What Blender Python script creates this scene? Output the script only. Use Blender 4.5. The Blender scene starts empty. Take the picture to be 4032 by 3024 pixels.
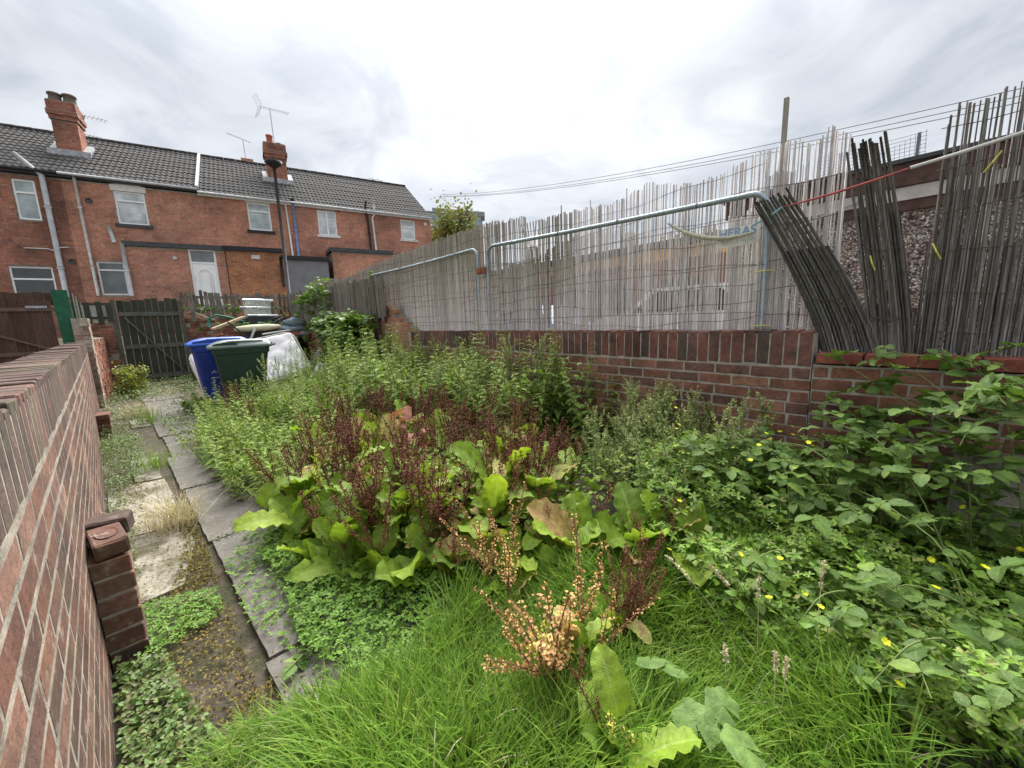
import bpy, math, random
import numpy as np
from mathutils import Matrix, Vector
random.seed(11); rng = np.random.default_rng(11)
SC = bpy.context.scene
COL = SC.collection
R = math.radians
# ---------------------------------------------------------------- camera
F, CX, CY, H = 1540.0, 2016.0, 1512.0, 1.35        # photo pixels (4032 x 3024), eye height in metres
YAW, PITCH, ROLL = R(42.05), R(9.396), R(2.0045)
def _axes():
    f = np.array([math.sin(YAW)*math.cos(PITCH), math.cos(YAW)*math.cos(PITCH), -math.sin(PITCH)])
    r0 = np.array([math.cos(YAW), -math.sin(YAW), 0.]); u0 = np.cross(r0, f)
    c, s = math.cos(ROLL), math.sin(ROLL)
    return c*r0 - s*u0, s*r0 + c*u0, f
AR, AU, AF = _axes(); EYE = np.array([0, 0, H])
cam_d = bpy.data.cameras.new('camera'); cam = bpy.data.objects.new('camera', cam_d); COL.objects.link(cam)
cam_d.sensor_width = 36; cam_d.lens = F/4032*36; cam_d.clip_start = .02; cam_d.clip_end = 2000
m = Matrix.Identity(4)
for i in range(3):
    m[i][0], m[i][1], m[i][2], m[i][3] = AR[i], AU[i], -AF[i], EYE[i]
cam.matrix_world = m; SC.camera = cam
def ray(x, y): return AF + AR*(x-CX)/F - AU*(y-CY)/F
def onz(x, y, z=0.):
    d = ray(x, y); return EYE + d*(z-H)/d[2]
def onpl(x, y, p, n):
    d = ray(x, y); p = np.array(p, float); n = np.array(n, float); return EYE + d*(((p-EYE)@n)/(d@n))
def onx(x, y, X): return onpl(x, y, (X, 0, 0), (1, 0, 0))
def ony(x, y, Y): return onpl(x, y, (0, Y, 0), (0, 1, 0))
# ---------------------------------------------------------------- sky, sun, exposure
SUN_AZ, SUN_EL = R(44), R(44)
SD = (math.sin(SUN_AZ)*math.cos(SUN_EL), math.cos(SUN_AZ)*math.cos(SUN_EL), math.sin(SUN_EL))
W = bpy.data.worlds.new('World'); SC.world = W; W.use_nodes = True
wn = W.node_tree; wb = wn.nodes['Background']
def nn(nt, t, **kw):
    n = nt.nodes.new(t)
    for k, v in kw.items():
        if hasattr(n, k): setattr(n, k, v)
        else: n.inputs[k].default_value = v
    return n
def lk(nt, a, b): nt.links.new(a, b)
def mth(nt, op, a, b=None, c=None):
    n = nt.nodes.new('ShaderNodeMath'); n.operation = op
    for i, v in enumerate((a, b, c)):
        if v is None: continue
        if isinstance(v, (int, float)): n.inputs[i].default_value = v
        else: lk(nt, v, n.inputs[i])
    return n.outputs[0]
def ramp(nt, fac, stops, interp='LINEAR'):
    n = nt.nodes.new('ShaderNodeValToRGB'); n.color_ramp.interpolation = interp
    e = n.color_ramp.elements
    while len(e) < len(stops): e.new(.5)
    for i, (p, c) in enumerate(stops):
        e[i].position = p; e[i].color = (c[0], c[1], c[2], 1) if not isinstance(c, (int, float)) else (c, c, c, 1)
    lk(nt, fac, n.inputs[0]); return n.outputs[0]
def mix(nt, fac, a, b, blend='MIX'):
    n = nt.nodes.new('ShaderNodeMix'); n.data_type = 'RGBA'; n.blend_type = blend
    for s, v in ((n.inputs[0], fac), (n.inputs[6], a), (n.inputs[7], b)):
        if isinstance(v, (int, float)): s.default_value = v
        elif isinstance(v, tuple): s.default_value = (*v[:3], 1)
        else: lk(nt, v, s)
    return n.outputs[2]
tc = nn(wn, 'ShaderNodeTexCoord'); sx = nn(wn, 'ShaderNodeSeparateXYZ'); lk(wn, tc.outputs['Generated'], sx.inputs[0])
zz = mth(wn, 'ADD', mth(wn, 'MAXIMUM', sx.outputs[2], 0.), .22)
cb = nn(wn, 'ShaderNodeCombineXYZ')
lk(wn, mth(wn, 'DIVIDE', sx.outputs[0], zz), cb.inputs[0]); lk(wn, mth(wn, 'DIVIDE', sx.outputs[1], zz), cb.inputs[1])
def wnoise(scale, det, dist, off):
    mp = nn(wn, 'ShaderNodeMapping'); mp.inputs['Location'].default_value = off; lk(wn, cb.outputs[0], mp.inputs[0])
    n = nn(wn, 'ShaderNodeTexNoise', Scale=scale, Detail=det, Distortion=dist, Roughness=.55); lk(wn, mp.outputs[0], n.inputs['Vector']); return n.outputs[0]
n1 = wnoise(.55, 3, .3, (3.1, 1.7, 0)); n2 = wnoise(2.6, 7, .9, (0.4, 8.2, 0))
base = ramp(wn, n1, [(.30, (.42, .45, .49)), (.52, (.62, .645, .685)), (.72, (.84, .855, .88))])
det = ramp(wn, n2, [(.36, (.68, .72, .78)), (.50, (.96, .965, .98)), (.66, (1.18, 1.18, 1.17))])
cl = mix(wn, .75, base, mix(wn, 1., base, det, 'MULTIPLY'))
dt = nn(wn, 'ShaderNodeVectorMath', operation='DOT_PRODUCT'); lk(wn, tc.outputs['Generated'], dt.inputs[0]); dt.inputs[1].default_value = SD
glow = ramp(wn, dt.outputs['Value'], [(.55, 0.), (.82, .03), (.93, .10), (1., .24)], 'EASE')
hz = ramp(wn, sx.outputs[2], [(0., .24), (.22, .12), (.5, 0.)])
add = mix(wn, 1., mix(wn, 1., cl, glow, 'ADD'), hz, 'ADD')
sky = nn(wn, 'ShaderNodeTexSky', sky_type='NISHITA', sun_disc=False, sun_elevation=SUN_EL, sun_rotation=SUN_AZ)
skd = mix(wn, 1., sky.outputs[0], (.10, .10, .10), 'MULTIPLY')
zen = ramp(wn, sx.outputs[2], [(.42, 1.), (1., 2.5)])      # overcast skies are brightest overhead
lk(wn, mix(wn, 1., mix(wn, .90, skd, add), mix(wn, 1., zen, (1, 1, 1), 'MULTIPLY'), 'MULTIPLY'), wb.inputs[0]); wb.inputs[1].default_value = .155
sl = bpy.data.lights.new('sun', 'SUN'); sl.energy = 1.5; sl.angle = R(60); sl.color = (1, .965, .91)
so = bpy.data.objects.new('sun', sl); COL.objects.link(so)
so.rotation_euler = Vector(SD).to_track_quat('Z', 'Y').to_euler()
vs = SC.view_settings; vs.view_transform = 'Standard'; vs.look = 'None'; vs.exposure = 2.9; vs.gamma = 1.0; vs.use_curve_mapping = False
SC.cycles.max_bounces = 8; SC.cycles.diffuse_bounces = 3; SC.cycles.transparent_max_bounces = 12
# ---------------------------------------------------------------- geometry helpers
class Geo:
    def __init__(s): s.V = []; s.Fc = []; s.UV = []; s.n = 0
    def add(s, V, F, uv=None, mi=0):
        V = np.asarray(V, float).reshape(-1, 3); F = np.asarray(F, int)
        if F.ndim == 1: F = F[None]
        s.V.append(V); s.UV.append(np.zeros((len(V), 2)) if uv is None else uv); s.Fc.append((F+s.n, mi)); s.n += len(V); return s
    def box(s, c, d, ux=None, uy=None, uz=None, mi=0, taper=1.):
        ux = np.array((1, 0, 0.) if ux is None else ux, float); uz = np.array((0, 0, 1.) if uz is None else uz, float)
        uy = np.cross(uz, ux) if uy is None else np.array(uy, float)
        c = np.array(c, float); V = []
        for k in (-1, 1):
            t = 1. if k < 0 else taper
            for i, j in ((-1, -1), (1, -1), (1, 1), (-1, 1)):
                V.append(c + ux*i*d[0]/2*t + uy*j*d[1]/2*t + uz*k*d[2]/2)
        return s.add(V, [(3, 2, 1, 0), (4, 5, 6, 7), (0, 1, 5, 4), (1, 2, 6, 5), (2, 3, 7, 6), (3, 0, 4, 7)], mi=mi)
    def span(s, a, b, w, h, up=(0, 0, 1), mi=0):      # bar from a to b
        a = np.array(a, float); b = np.array(b, float); u = b-a; L = np.linalg.norm(u); u /= L
        up = np.array(up, float); sd = np.cross(up, u); sd /= np.linalg.norm(sd); up = np.cross(u, sd)
        return s.box((a+b)/2, (L, w, h), u, sd, up, mi)
    def tube(s, P, r, n=6, mi=0, cap=True):
        P = np.asarray(P, float); m = len(P); r = np.broadcast_to(np.asarray(r, float), (m,))
        T = np.gradient(P, axis=0); T /= np.linalg.norm(T, axis=1)[:, None]+1e-12
        ref = np.array((0, 0, 1.)) if abs(T[:, 2]).mean() < .8 else np.array((1., 0, 0))
        A = np.cross(T, ref); A /= np.linalg.norm(A, axis=1)[:, None]+1e-12; B = np.cross(T, A)
        a = np.arange(n)/n*2*math.pi
        V = P[:, None] + r[:, None, None]*(A[:, None]*np.cos(a)[None, :, None] + B[:, None]*np.sin(a)[None, :, None])
        i = np.arange(m-1)[:, None]*n; j = np.arange(n); k = (j+1) % n
        Fq = np.stack([i+j, i+k, i+n+k, i+n+j], -1).reshape(-1, 4)
        uv = np.stack([np.tile(a/6.283, m), np.repeat(np.linspace(0, 1, m), n)], 1)
        s.add(V.reshape(-1, 3), Fq, uv, mi)
        if cap:
            o = s.n-m*n; s.Fc.append((np.arange(n)[None]+o, mi)); s.Fc.append((np.arange(n)[None, ::-1]+o+(m-1)*n, mi))
        return s
    def lathe(s, prof, c=(0, 0, 0), n=12, axis=(0, 0, 1), mi=0):
        axis = np.array(axis, float); axis /= np.linalg.norm(axis)
        ref = np.array((1., 0, 0)) if abs(axis[0]) < .8 else np.array((0, 1., 0))
        A = np.cross(axis, ref); A /= np.linalg.norm(A); B = np.cross(axis, A); m = len(prof); a = np.arange(n)/n*2*math.pi
        V = [np.array(c)+axis*z+r*(A*math.cos(t)+B*math.sin(t)) for r, z in prof for t in a]
        i = np.arange(m-1)[:, None]*n; j = np.arange(n); k = (j+1) % n
        s.add(V, np.stack([i+j, i+k, i+n+k, i+n+j], -1).reshape(-1, 4), mi=mi)
        o = s.n-m*n; s.Fc.append((np.arange(n)[None, ::-1]+o, mi)); s.Fc.append((np.arange(n)[None]+o+(m-1)*n, mi)); return s
    def prism(s, poly, ext, mi=0):                    # polygon (3D points) pushed along ext
        P = np.array(poly, float); n = len(P); V = np.concatenate([P, P+np.array(ext, float)])
        o = s.n; s.add(V, [(i, (i+1) % n, n+(i+1) % n, n+i) for i in range(n)], mi=mi)
        s.Fc.append((np.arange(n)[None, ::-1]+o, mi)); s.Fc.append((np.arange(n, 2*n)[None]+o, mi)); return s
    def mesh(s, name, mats, smooth=False, off=None):
        V = np.concatenate(s.V); uv = np.concatenate(s.UV)
        if off is not None: V = V-np.array(off)
        me = bpy.data.meshes.new(name); me.vertices.add(len(V)); me.vertices.foreach_set('co', V.astype(np.float32).ravel())
        lp = np.concatenate([f.ravel() for f, _ in s.Fc]); tot = np.concatenate([np.full(len(f), f.shape[1]) for f, _ in s.Fc])
        mi = np.concatenate([np.full(len(f), q) for f, q in s.Fc])
        me.loops.add(len(lp)); me.loops.foreach_set('vertex_index', lp.astype(np.int32))
        me.polygons.add(len(tot)); st = np.concatenate([[0], np.cumsum(tot)[:-1]])
        me.polygons.foreach_set('loop_start', st.astype(np.int32)); me.polygons.foreach_set('loop_total', tot.astype(np.int32))
        for q in (mats if isinstance(mats, (list, tuple)) else [mats]): me.materials.append(q)
        me.polygons.foreach_set('material_index', mi.astype(np.int32))
        me.polygons.foreach_set('use_smooth', np.full(len(tot), smooth))
        ul = me.uv_layers.new(name='UV'); ul.data.foreach_set('uv', uv[lp].astype(np.float32).ravel())
        me.update(calc_edges=True); me.validate(); return me
def link(name, me, parent=None, loc=None):
    o = bpy.data.objects.new(name, me); COL.objects.link(o)
    if parent is not None: o.parent = parent
    if loc is not None: o.location = loc
    return o
def tag(o, label=None, cat=None, group=None, kind=None):
    if label: o['label'] = label
    if cat: o['category'] = cat
    if group: o['group'] = group
    if kind: o['kind'] = kind
    return o
def thing(name, loc, label, cat, group=None):
    o = bpy.data.objects.new(name, None); COL.objects.link(o); o.location = tuple(float(q) for q in loc); o.empty_display_size = .1
    return tag(o, label, cat, group)
def part(g, name, mat, parent, smooth=False, kind=None, label=None):      # g holds world coordinates
    loc = np.zeros(3); p = parent
    while p is not None: loc = loc+np.array(p.location); p = p.parent
    o = link(name, g.mesh(name, mat, smooth, loc), parent)
    return tag(o, label, kind=kind)
def solo(g, name, mat, label, cat, group=None, smooth=False, loc=None, kind=None):
    V = np.concatenate(g.V); c = V.mean(0) if loc is None else np.array(loc); c = c.copy()
    if loc is None: c[2] = V[:, 2].min()
    o = link(name, g.mesh(name, mat, smooth, c), None, tuple(c)); return tag(o, label, cat, group, kind)
# ---------------------------------------------------------------- materials
def mk(name):
    m = bpy.data.materials.new(name); m.use_nodes = True; return m, m.node_tree, m.node_tree.nodes['Principled BSDF']
def rnd(nt):
    g = nn(nt, 'ShaderNodeNewGeometry'); o = nn(nt, 'ShaderNodeObjectInfo')
    return mth(nt, 'FRACT', mth(nt, 'ADD', g.outputs['Random Per Island'], o.outputs['Random']))
def noise(nt, scale, det=4, rough=.55, vec=None, stretch=None):
    if vec is None: vec = nn(nt, 'ShaderNodeNewGeometry').outputs['Position']
    if stretch:
        mp = nn(nt, 'ShaderNodeMapping'); mp.inputs['Scale'].default_value = stretch; lk(nt, vec, mp.inputs[0]); vec = mp.outputs[0]
    n = nn(nt, 'ShaderNodeTexNoise', Scale=scale, Detail=det, Roughness=rough); lk(nt, vec, n.inputs['Vector']); return n.outputs[0]
def bump(nt, b, h, st=.4, dist=.01):
    n = nn(nt, 'ShaderNodeBump', Strength=st, Distance=dist); lk(nt, h, n.inputs['Height']); lk(nt, n.outputs[0], b.inputs['Normal'])
def plain(name, c, rough=.7, var=.25, scale=9, metal=0, bs=0., bscale=60, stretch=None, isl=0., spec=.3):
    m, nt, b = mk(name); f = noise(nt, scale, 6, .6, stretch=stretch)
    lo = tuple(q*(1-var) for q in c); hi = tuple(min(1, q*(1+var)) for q in c)
    col = ramp(nt, f, [(.3, lo), (.7, hi)])
    if isl: col = mix(nt, 1., col, ramp(nt, rnd(nt), [(0, 1-isl), (1, 1+isl)]), 'MULTIPLY')
    lk(nt, col, b.inputs['Base Color']); b.inputs['Roughness'].default_value = rough; b.inputs['Metallic'].default_value = metal
    b.inputs['Specular IOR Level'].default_value = spec
    if bs: bump(nt, b, noise(nt, bscale, 5, stretch=stretch), bs, .006)
    return m
def brickmat(name, cols, dark=.35, moss=0., lime=.25, grime=(.05, .042, .038), scale=1.):
    m, nt, b = mk(name); r = rnd(nt)
    st = [(i/(len(cols)-1) if len(cols) > 1 else 0, c) for i, c in enumerate(cols)]
    col = ramp(nt, r, st)
    col = mix(nt, 1., col, ramp(nt, noise(nt, 38*scale, 6, .7), [(.3, .62), (.7, 1.3)]), 'MULTIPLY')
    col = mix(nt, ramp(nt, noise(nt, 6.5*scale, 5, .65), [(.50, 0.), (.68, dark)]), col, grime)
    col = mix(nt, ramp(nt, noise(nt, 17*scale, 4, .7), [(.58, 0.), (.74, lime)]), col, (.50, .44, .38))
    col = mix(nt, 1., col, ramp(nt, noise(nt, 1.9*scale, 4, .6), [(.34, .60), (.5, 1.), (.66, 1.28)]), 'MULTIPLY')
    if moss: col = mix(nt, ramp(nt, noise(nt, 4*scale, 5, .7), [(.52, 0.), (.66, moss)]), col, (.07, .085, .03))
    lk(nt, col, b.inputs['Base Color']); b.inputs['Roughness'].default_value = .88; b.inputs['Specular IOR Level'].default_value = .2
    bump(nt, b, noise(nt, 70, 6, .65), .55, .008); return m
def leafmat(name, cols, trans=.3, rough=.45, rib=.25, blot=0., blotc=(.30, .16, .07), spec=.35, warm=True):
    m, nt, b = mk(name); r = rnd(nt)
    cols = [tuple(min(.8, q*k) for q, k in zip(c, (1.5, 1.36, 1.0))) for c in cols] if warm else cols
    col = ramp(nt, r, [(i/(len(cols)-1), c) for i, c in enumerate(cols)])
    col = mix(nt, 1., col, ramp(nt, noise(nt, 26, 4), [(.3, .72), (.7, 1.28)]), 'MULTIPLY')
    if blot:
        tco = nn(nt, 'ShaderNodeTexCoord')
        col = mix(nt, mth(nt, 'MULTIPLY', ramp(nt, noise(nt, 30, 5, .65), [(.47, 0.), (.60, 1.)]), blot), col, blotc)
    if rib:
        tcn = nn(nt, 'ShaderNodeTexCoord'); sp = nn(nt, 'ShaderNodeSeparateXYZ'); lk(nt, tcn.outputs['UV'], sp.inputs[0])
        ax = mth(nt, 'ABSOLUTE', sp.outputs[0])
        mid = ramp(nt, ax, [(0., 1.), (.10, 0.)])
        v = mth(nt, 'SINE', mth(nt, 'MULTIPLY', mth(nt, 'SUBTRACT', sp.outputs[1], mth(nt, 'MULTIPLY', ax, .13)), 70.))
        vein = ramp(nt, v, [(.86, 0.), (.98, .35)])
        col = mix(nt, mth(nt, 'MULTIPLY', mth(nt, 'ADD', mid, vein), rib), col, mix(nt, .5, col, (.55, .62, .30)))
    lk(nt, col, b.inputs['Base Color']); b.inputs['Roughness'].default_value = rough; b.inputs['Specular IOR Level'].default_value = spec
    if rib >= .3: bump(nt, b, mth(nt, 'ADD', mth(nt, 'MULTIPLY', vein, .8), noise(nt, 85, 3)), .6, .006)
    if trans:
        t = nn(nt, 'ShaderNodeBsdfTranslucent'); lk(nt, mix(nt, 1., col, (1.15, 1.2, .6), 'MULTIPLY'), t.inputs[0])
        ms = nn(nt, 'ShaderNodeMixShader'); ms.inputs[0].default_value = trans
        lk(nt, b.outputs[0], ms.inputs[1]); lk(nt, t.outputs[0], ms.inputs[2])
        lk(nt, ms.outputs[0], nt.nodes['Material Output'].inputs['Surface'])
    return m
MT = {}
MT['mortar'] = plain('mortar', (.30, .275, .235), .95, .35, 14, bs=.6, bscale=120)
MT['mortar_pale'] = plain('mortar_pale', (.36, .33, .28), .95, .35, 14, bs=.6, bscale=120)
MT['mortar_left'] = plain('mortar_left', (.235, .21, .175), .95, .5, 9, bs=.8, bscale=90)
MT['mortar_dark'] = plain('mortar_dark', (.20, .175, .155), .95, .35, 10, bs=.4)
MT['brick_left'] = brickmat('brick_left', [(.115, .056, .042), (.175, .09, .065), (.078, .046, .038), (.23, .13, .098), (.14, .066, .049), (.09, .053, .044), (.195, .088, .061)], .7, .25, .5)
MT['brick_cope'] = brickmat('brick_cope', [(.08, .058, .05), (.115, .066, .053), (.095, .07, .06), (.13, .066, .052)], .75, .4, .25)
MT['brick_right'] = brickmat('brick_right', [(.23, .10, .066), (.29, .13, .085), (.17, .08, .058), (.36, .18, .115), (.24, .118, .082), (.15, .08, .062)], .6, .08, .2)
MT['brick_soldier'] = brickmat('brick_soldier', [(.13, .062, .05), (.19, .08, .06), (.10, .068, .058), (.23, .095, .07), (.15, .075, .06)], .8, .1, .06)
MT['brick_new'] = brickmat('brick_new', [(.23, .072, .052), (.26, .085, .06)], .2, 0, .1)
MT['brick_back'] = brickmat('brick_back', [(.25, .09, .06), (.34, .13, .075), (.20, .075, .055), (.38, .155, .09), (.27, .12, .085)], .55, .15, .3)
MT['brick_yellow'] = brickmat('brick_yellow', [(.42, .24, .13), (.36, .16, .10), (.46, .28, .15), (.33, .13, .085), (.44, .22, .13)], .35, .05, .3)
MT['brick_pale'] = brickmat('brick_pale', [(.46, .40, .31), (.30, .17, .12), (.42, .35, .27)], .35, .1, .4)
MT['brick_houseA'] = brickmat('brick_houseA', [(.30, .125, .085), (.35, .15, .10), (.26, .108, .075), (.38, .18, .12)], .5, 0, .2, scale=.4)
MT['brick_houseB'] = brickmat('brick_houseB', [(.48, .22, .14), (.54, .255, .17), (.42, .19, .12), (.50, .245, .175)], .4, 0, .2, scale=.4)
MT['brick_houseC'] = brickmat('brick_houseC', [(.48, .215, .135), (.54, .25, .165), (.43, .185, .115)], .3, 0, .15, scale=.4)
MT['brick_houseD'] = brickmat('brick_houseD', [(.45, .20, .13), (.50, .235, .16), (.41, .175, .115)], .3, 0, .15, scale=.4)
MT['brick_ext'] = brickmat('brick_ext', [(.44, .20, .135), (.50, .245, .17), (.40, .175, .115)], .2, 0, .35, scale=.4)
MT['brick_orange'] = brickmat('brick_orange', [(.45, .19, .085), (.50, .23, .11), (.36, .14, .07), (.47, .21, .10)], .2, 0, .2, scale=.4)
MT['tile'] = plain('tile', (.046, .043, .041), .85, .45, 5, bs=.3, isl=.2)
MT['lead'] = plain('lead', (.36, .37, .38), .6, .3, 6)
MT['upvc'] = plain('upvc', (.86, .86, .85), .4, .06, 4, spec=.5)
MT['whitepaint'] = plain('whitepaint', (.70, .69, .66), .6, .15, 8)
MT['offwhite'] = plain('offwhite', (.58, .56, .52), .6, .25, 8)
MT['greypipe'] = plain('greypipe', (.50, .51, .52), .55, .2, 5)
MT['bluepipe'] = plain('bluepipe', (.16, .25, .48), .6, .4, 9)
MT['black'] = plain('black', (.018, .018, .02), .5, .3, 8)
MT['darkgrey'] = plain('darkgrey', (.06, .062, .066), .6, .3, 8)
MT['greyrender'] = plain('greyrender', (.20, .20, .21), .8, .15, 4)
MT['galv'] = plain('galv', (.30, .35, .37), .42, .25, 25, metal=.6)
MT['wire'] = plain('wire', (.17, .17, .17), .5, .3, 20, metal=.5)
MT['rustwire'] = plain('rustwire', (.10, .065, .05), .8, .3, 20)
MT['rust'] = plain('rust', (.28, .10, .05), .85, .4, 30)
MT['alu'] = plain('alu', (.72, .73, .74), .3, .1, 20, metal=.9)
def glassmat(name, c, rough=.08):
    m, nt, b = mk(name); lk(nt, ramp(nt, noise(nt, 1.6, 3), [(.35, tuple(q*.6 for q in c)), (.65, tuple(q*1.4 for q in c))]), b.inputs['Base Color'])
    b.inputs['Roughness'].default_value = rough; b.inputs['Specular IOR Level'].default_value = .8; return m
MT['glass'] = glassmat('glass', (.10, .115, .12)); MT['glass_pale'] = glassmat('glass_pale', (.36, .42, .43), .2); MT['glass_dark'] = glassmat('glass_dark', (.025, .022, .022))
MT['net'] = glassmat('net', (.50, .53, .55), .35)
MT['officeglass'] = glassmat('officeglass', (.20, .27, .30)); MT['officegrey'] = plain('officegrey', (.22, .24, .24), .6, .1)
MT['officebrick'] = plain('officebrick', (.36, .15, .09), .85, .15); MT['officeblue'] = glassmat('officeblue', (.25, .30, .48))
def woodmat(name, cols, streak=.5, moss=0., stretch=(22, 22, 1.5)):
    m, nt, b = mk(name); r = rnd(nt); col = ramp(nt, r, [(i/(len(cols)-1), c) for i, c in enumerate(cols)])
    g = noise(nt, 3, 6, .65, stretch=stretch)
    col = mix(nt, 1., col, ramp(nt, g, [(.3, 1-streak), (.7, 1+streak)]), 'MULTIPLY')
    if moss: col = mix(nt, ramp(nt, noise(nt, 6, 5, .7), [(.45, 0.), (.65, moss)]), col, (.045, .06, .025))
    lk(nt, col, b.inputs['Base Color']); b.inputs['Roughness'].default_value = .9; b.inputs['Specular IOR Level'].default_value = .15
    bump(nt, b, g, .5, .004); return m
MT['gatewood'] = woodmat('gatewood', [(.045, .05, .04), (.06, .065, .05), (.038, .046, .036)], .45, .5)
MT['gateledge'] = woodmat('gateledge', [(.10, .105, .09), (.125, .125, .105)], .5, .3, (3, 3, 14))
MT['brownwood'] = woodmat('brownwood', [(.085, .048, .036), (.105, .062, .047), (.073, .043, .034)], .4)
MT['brownledge'] = woodmat('brownledge', [(.16, .105, .085), (.14, .09, .072)], .3)
MT['greenboard'] = plain('greenboard', (.02, .105, .055), .75, .3, 12, bs=.2)
MT['picket'] = woodmat('picket', [(.13, .11, .09), (.20, .175, .145), (.09, .08, .065), (.27, .24, .20), (.15, .13, .105)], .5, .35)
MT['plank'] = woodmat('plank', [(.42, .33, .22), (.36, .27, .18)], .3)
MT['postwood'] = woodmat('postwood', [(.32, .30, .25), (.28, .26, .22)], .35)
MT['reed'] = woodmat('reed', [(.62, .58, .555), (.48, .44, .42), (.70, .67, .65), (.54, .50, .475), (.78, .75, .73), (.34, .30, .28)], .45, 0., (60, 60, 3))
MT['reed_far'] = woodmat('reed_far', [(.68, .64, .61), (.58, .535, .505), (.74, .70, .67), (.42, .38, .355), (.72, .68, .65)], .3, 0., (60, 60, 3))
MT['reed_mid'] = woodmat('reed_mid', [(.12, .105, .095), (.19, .175, .16), (.10, .085, .075), (.25, .235, .22), (.085, .075, .068)], .6, .15, (40, 40, 2))
MT['reed_dark'] = woodmat('reed_dark', [(.075, .065, .058), (.13, .118, .108), (.09, .078, .068), (.18, .168, .155), (.06, .053, .047)], .6, .2, (40, 40, 2))
# ---------------------------------------------------------------- ground and path
def sst(a, b, x): t = np.clip((x-a)/(b-a), 0, 1); return t*t*(3-2*t)
def gh(x, y):
    x = np.asarray(x, float); y = np.asarray(y, float)
    return .09*sst(6.0, 7.4, y)*sst(.15, .6, x)*(1-sst(12, 13.5, y)) + .02*np.sin(x*3.1+1)*np.sin(y*2.3)*sst(.6, 1.2, x)
def terr(x, y):
    g = gh(x, y); g = np.where(x > 3.28, .27, g); g = np.where(x < -1.3, 0., g)
    return np.where(y > 13.65, np.maximum(g, 1.25*sst(13.7, 15.3, y)), g)
xs = np.concatenate([[-400, -120, -40, -12, -6, -3], np.arange(-1.6, 3.26, .12), [3.3, 3.6, 5, 8, 14, 40, 120, 400]])
ys = np.concatenate([[-400, -60, -12, -4], np.arange(-2, 13.6, .15), [13.65, 13.9, 14.3, 14.8, 15.4, 17, 22, 40, 120, 400]])
X, Y = np.meshgrid(xs, ys); Z = terr(X, Y); nx = len(xs)
i, j = np.meshgrid(np.arange(len(ys)-1), np.arange(nx-1), indexing='ij'); a = (i*nx+j).ravel()
mg, nt, b = mk('soil')
c1 = ramp(nt, noise(nt, 9, 8, .7), [(.32, (.055, .042, .028)), (.55, (.13, .105, .075)), (.72, (.21, .18, .135))])
c1 = mix(nt, ramp(nt, noise(nt, 3.3, 6, .7), [(.48, 0.), (.60, .85)]), c1, (.055, .062, .02))
lk(nt, c1, b.inputs['Base Color']); b.inputs['Roughness'].default_value = .95; bump(nt, b, noise(nt, 45, 8, .7), 1., .03)
g = Geo().add(np.stack([X.ravel(), Y.ravel(), Z.ravel()], 1), np.stack([a, a+1, a+nx+1, a+nx], 1))
tag(link('ground', g.mesh('ground', mg, True)), kind='structure')
def concmat(name, c, spot, mossy):
    m, nt, b = mk(name)
    col = ramp(nt, noise(nt, 7, 7, .7), [(.3, tuple(q*.68 for q in c)), (.7, tuple(q*1.25 for q in c))])
    col = mix(nt, ramp(nt, noise(nt, 60, 3, .6), [(.60, 0.), (.68, .7)]), col, spot)
    col = mix(nt, ramp(nt, noise(nt, 4.2, 7, .75), [(.50-.06*(mossy > .8), 0.), (.62-.03*(mossy > .8), mossy)]), col, (.075, .07, .035))
    lk(nt, col, b.inputs['Base Color']); b.inputs['Roughness'].default_value = .92; bump(nt, b, noise(nt, 55, 7, .7), .7, .012); return m
MT['slab'] = concmat('slab', (.165, .15, .132), (.33, .31, .28), .4); MT['slabpale'] = concmat('slabpale', (.29, .265, .21), (.42, .39, .33), .92)
def slab(name, poly, z, th, mat, par):
    P = np.array([(p[0], p[1], z) for p in poly]); out = []
    for k in range(len(P)):                                   # ragged outline
        q0, q1 = P[k], P[(k+1) % len(P)]; L = np.linalg.norm(q1-q0); nseg = max(2, int(L/.05)); d = (q1-q0)/L; nrm = np.array((-d[1], d[0], 0))
        for t in range(nseg): out.append(q0+(q1-q0)*t/nseg + (nrm*rng.normal(0, .0022) if t else 0))
    gg = Geo().prism(np.array(out)-np.array((0, 0, th)), (0, 0, th)); return part(gg, name, mat, par)
path = bpy.data.objects.new('path', None); COL.objects.link(path); tag(path, kind='structure')
xl = lambda y: .25-.055*y
yb = [.9, 1.72, 3.02, 4.22, 5.42, 6.6, 7.8, 9.0, 10.2, 11.4, 13.3]
for k in range(len(yb)-1):
    y0, y1 = yb[k]+.005, yb[k+1]-.005; s = rng.normal(0, .018); zt = .024+rng.uniform(-.005, .006)
    slab('slab', [(xl(y0)+s, y0), (xl(y0)+.62+s, y0+.01), (xl(y1)+.62+s, y1), (xl(y1)+s, y1-.01)], zt, .06, MT['slab'], path)
pale = [[(-.30, 2.55), (-.06, 2.60), (.02, 3.1), (-.02, 3.45), (-.38, 3.5)], [(-.38, 3.52), (-.03, 3.47), (-.06, 4.2), (-.10, 4.7), (-.47, 4.75)],
        [(-.30, 4.78), (-.12, 4.75), (-.14, 5.6), (-.35, 5.7)], [(-.40, 7.6), (-.20, 7.6), (-.22, 8.3), (-.45, 8.3)]]
for q in pale: slab('concrete_patch', q, .016, .05, MT['slabpale'], path)
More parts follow.
